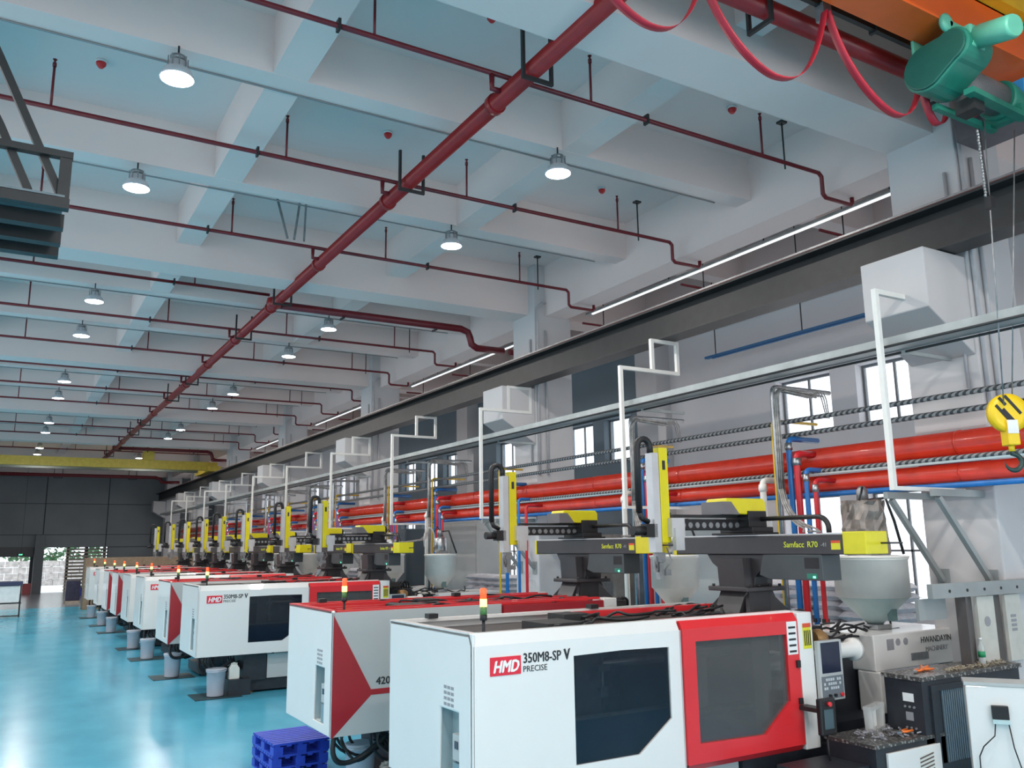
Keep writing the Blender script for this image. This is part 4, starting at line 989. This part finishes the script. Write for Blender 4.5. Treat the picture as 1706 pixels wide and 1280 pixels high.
# items on the steps
t = empty('clear_tray', (7.75, 5.95, .9), 'clear plastic tray tilted up on the low checker step', 'tray', rz=.3)
MB().frame([(-.16, 0), (.16, 0), (.19, .26), (-.19, .26)], [(-.12, .04), (.12, .04), (.15, .22), (-.15, .22)], 'Y', -.04, .04).box(-.14, .14, .03, .04, .02, .24).build('shell', CLEAR, t)
MB().box(-.1, .1, .02, .028, .04, .2).build('lining', PAPER, t)
mb = MB(); rn = random.Random(5)
for j in range(60):
    x = 7.35+rn.random()*.65; y = 5.62+rn.random()*.35; z = .905+rn.random()*.03; a = rn.random()*6
    mb.bar((x, y, z), (x+.05*math.cos(a), y+.05*math.sin(a), z+rn.random()*.02), .012)
tag(mb.build('clear_scrap_pile', mat('silvery scraps', (.35, .35, .38), .3, metal=.3, var=.5, scale=40)), 'pile of silvery plastic scraps on the low checker step', 'scrap')['kind'] = 'stuff'
mb = MB()
for j in range(110):
    x = 8.5+rn.random()*1.1; y = 5.58+rn.random()*.12; z = 1.455+rn.random()*.025; a = rn.random()*6
    mb.bar((x, y, z), (x+.04*math.cos(a), y+.04*math.sin(a), z+rn.random()*.02), .01)
tag(mb.build('chip_pile', mat('mixed chips', (.35, .3, .22), .5, var=.6, scale=40)), 'scattered brown and grey chips on the tall checker cabinet', 'scrap')['kind'] = 'stuff'
def pliers(x, y, z, rz, label):
    t = empty('cutting_pliers', (x, y, z), label, 'pliers', 'orange tools', rz=rz)
    for s_ in (-1, 1): MB().tube([(.0, 0, .015), (.06, .025*s_, .015), (.16, .03*s_, .015)], .012, 6).build('handle', ORNG, t)
    MB().prism([(-.07, 0), (-.02, -.018), (.01, -.01), (.01, .01), (-.02, .018)], 'Z', .005, .025).build('jaw', STEEL, t)
pliers(8.2, 5.75, 1.455, .3, 'orange handled pliers at the left end of the tall checker cabinet')
pliers(8.33, 5.8, 1.455, -.2, 'orange handled pliers lying just behind the first pair')
pliers(8.47, 5.85, 1.455, .5, 'orange handled pliers farthest right on the tall checker cabinet')
pliers(7.75, 5.66, .93, .1, 'small orange cutter on the low checker step')
t = empty('water_bottle', (9.23, 5.66, 1.45), 'clear plastic water bottle with green label on the tall cabinet', 'bottle')
MB().lathe([(.03, 0), (.036, .02), (.034, .1), (.036, .14), (.034, .2), (.015, .25), (.014, .27)], n=16).build('body', BPET, t)
MB().lathe([(.0372, .09), (.0372, .15)], n=16).build('label_band', BLAB, t)
MB().lathe([(.017, .27), (.017, .29)], n=12).build('cap', STKW, t)
t = empty('hand_held_pendant', (6.95, 5.95, .95), 'black robot teach pendant hooked beside the red gate', 'pendant')
MB().box(-.02, .2, -.03, .03, 0, .34).build('body', BLK, t, .015)
MB().box(.02, .15, -.034, -.03, .06, .24).build('screen', mat('pendant screen', (.06, .1, .12), .2), t)
MB().lathe([(.022, 0), (.022, .03)], (.09, -.06, .29), 12, 'Y').build('stop_button', MR, t)
MB().tube([(.08, 0, 0), (.06, -.02, -.15), (.1, 0, -.3)], .01, 6).build('cord', BLK, t)
MB().box(.02, .14, .03, .32, .2, .24).build('mount_arm', IRON, t)

# ------------------------------------------------------------------ grey cabinets / frames at the right behind machine
t = empty('steel_back_frame', (8.4, 5.68, 1.45), 'grey steel back frame with holed header above the tall checker cabinet', 'frame')
MB().box(.06, 2.2, -.03, .03, .73, .88).build('header_beam', PGREY, t)
for j in range(5): MB().lathe([(.017, 0), (.017, .006)], (.36+.32*j, -.036, .8), 10, 'Y').build('bolt_hole', BLK, t)
MB().box(.02, .5, .12, .16, .5, .72).build('side_plate', PGREY, t)
MB().box(.64, .68, -.02, .1, .0, .74).build('upright', mat('dark upright', (.09, .08, .08), .5), t)
MB().box(.68, .86, .05, .09, .0, .73).build('back_plate', mat('dark slot back', (.1, .09, .085), .6), t)
p = MB().box(.88, 1.2, -.0, .04, .02, .72).build('board_panel', CARTW, t)
MB().lathe([(.055, 0), (.055, .003)], (1.04, -.004, .45), 16, 'Y').build('round_print', GINK, p)
MB().box(1.22, 1.4, .05, .09, .0, .73).build('back_plate', MATS['dark slot back'], t)
p = MB().box(1.42, 1.72, -.0, .04, .0, .72).build('board_panel', CARTW, t)
for j in range(4): MB().box(1.5, 1.6, -.004, 0, .32+.05*j, .35+.05*j).build('print_mark', GINK, p)
# bag stacks by the windows
def bag(m, x, y, z, w, d, h):
    n = 6; g = []
    for i in range(n+1):
        for j in range(n+1):
            u = i/n*2-1; v = j/n*2-1; t_ = (1-u**4)*(1-v**4)
            g.append((x+u*w/2, y+v*d/2, z+h*.5+h*.5*t_**.5))
    k = len(m.v); m.v += g; m.v += [(p[0], p[1], 2*z+h-p[2]) for p in g]; N = (n+1)**2
    for i in range(n):
        for j in range(n):
            a = i*(n+1)+j; m.f.append((k+a, k+a+n+1, k+a+n+2, k+a+1)); m.f.append((k+N+a, k+N+a+1, k+N+a+n+2, k+N+a+n+1)); m.sm += [True, True]
bagproto = None
def bag_stack(y0, ny, nz, wlab, x=12.3):
    global bagproto
    for b in range(nz):
        for a in range(ny):
            if bagproto is None:
                m = MB(); bag(m, 0, 0, 0, .85, .52, .17); o = m.build('material_bag', BAGW); bagproto = o
            else: o = bagproto.copy(); COL.objects.link(o)
            o.location = (x+random.uniform(-.04, .04), y0+a*.55, .1+.155*b); o.rotation_euler.z = random.uniform(-.05, .05)
            tag(o, 'white woven bag, %s stack, layer %d from the floor, place %d from the camera' % (wlab, b+1, a+1), 'bag', 'white bags in the %s stack' % wlab)
    p = tag(MB().box(x-.5, x+.5, y0-.3, y0+ny*.55-.25, 0, .1).build('wooden_pallet', SLAT), 'wooden pallet under the %s bag stack' % wlab, 'pallet')
bag_stack(8.9, 5, 13, 'nearest'); bag_stack(21.0, 4, 12, 'middle'); bag_stack(31.5, 4, 12, 'farthest')
# tall grey cabinets
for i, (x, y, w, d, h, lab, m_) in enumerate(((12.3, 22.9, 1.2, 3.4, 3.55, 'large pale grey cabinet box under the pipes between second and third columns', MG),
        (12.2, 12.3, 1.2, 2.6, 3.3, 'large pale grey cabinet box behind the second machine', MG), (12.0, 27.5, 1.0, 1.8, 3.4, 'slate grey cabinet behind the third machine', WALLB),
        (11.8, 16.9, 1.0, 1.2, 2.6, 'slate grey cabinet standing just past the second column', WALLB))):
    t = empty('equipment_cabinet', (x, y, 0), lab, 'cabinet', 'tall cabinets behind the machines')
    MB().box(0, w, 0, d, 0, h).build('body', m_, t, .02)
    MB().box(-.012, 0, .05, d/2-.01, .15, h-.1).build('door', m_, t, .004)
    MB().box(-.012, 0, d/2+.01, d-.05, .15, h-.1).build('door', m_, t, .004)
    MB().box(-.03, -.012, d/2-.07, d/2-.04, 1.2, 1.4).build('handle', IRON, t)
t = empty('metal_duct', (11.6, 15.2, 0), 'bronze tinted sheet metal duct casing beside the second column', 'duct')
MB().box(0, .5, 0, .6, 0, 3.0).build('casing', mat('bronze tinted sheet', (.35, .3, .27), .35, metal=.5, var=.3, scale=2), t)
MB().box(-.02, 0, .1, .5, 1.6, 2.0).build('access_plate', STEEL, t)

# ------------------------------------------------------------------ left far corner
t = empty('sheet_rack', (-.6, 43.8, 0), 'dark rack table with pile of white sheets at the left edge', 'rack')
MB().box(0, 1.55, 0, 1.2, 1.35, 1.5).build('dark_top', mat('navy cover', (.03, .04, .1), .5), t)
MB().box(.0, 1.45, .05, 1.15, .62, 1.33).build('sheet_pile', PAPER, t, .02)
for x in (.05, 1.5):
    for y in (.05, 1.1): MB().box(x-.02, x+.02, y-.02, y+.02, 0, 1.35).build('leg', IRON, t)
MB().box(0, 1.55, 0, 1.2, .57, .61).box(0.05, 1.5, .03, .07, .04, .08).build('shelf_frame', IRON, t)
t = empty('exit_sign', (1.05, 59.85, 2.62), 'small green glowing exit sign near the left doorway', 'sign')
MB().box(-.2, .2, -.02, .02, -.07, .07).build('case', IRON, t)
text('exit_lettering', 'EXIT', .1, LEDG, t, (-.12, -.022, -.035))
MB().tube([(0, 0, .07), (0, 0, 5.77)], .008, 5).build('rod', IRON, t)
t = empty('red_hose_box', (1.75, YF-1.1, 0), 'dark red fire hose box at the foot of the grey door post', 'box')
MB().box(-.35, .15, 0, .35, 0, .7).build('body', MDR, t, .01); MB().box(-.3, .1, -.01, 0, .05, .65).build('door', MDR, t)
t = empty('wrapped_pallet_load', (3.2, 53.0, 0), 'dark wrapped load beside the farthest machines', 'load')
MB().box(0, .7, 0, 1.0, .14, 1.2).build('load', mat('dark navy wrap', (.03, .03, .07), .3, bump=.5, var=.4, scale=8), t, .03)
MB().box(0, .7, 0, 1.0, 0, .14).build('pallet', SLAT, t)
t = empty('carton_stack', (3.6, 47, 0), 'brown carton beyond the farthest machine', 'carton')
MB().box(0, 5, 0, 1.0, 0, 2.45).build('carton', CARD, t, .01); MB().box(.0, 5, -.004, 0, 1.15, 1.25).build('tape', SLAT, t)
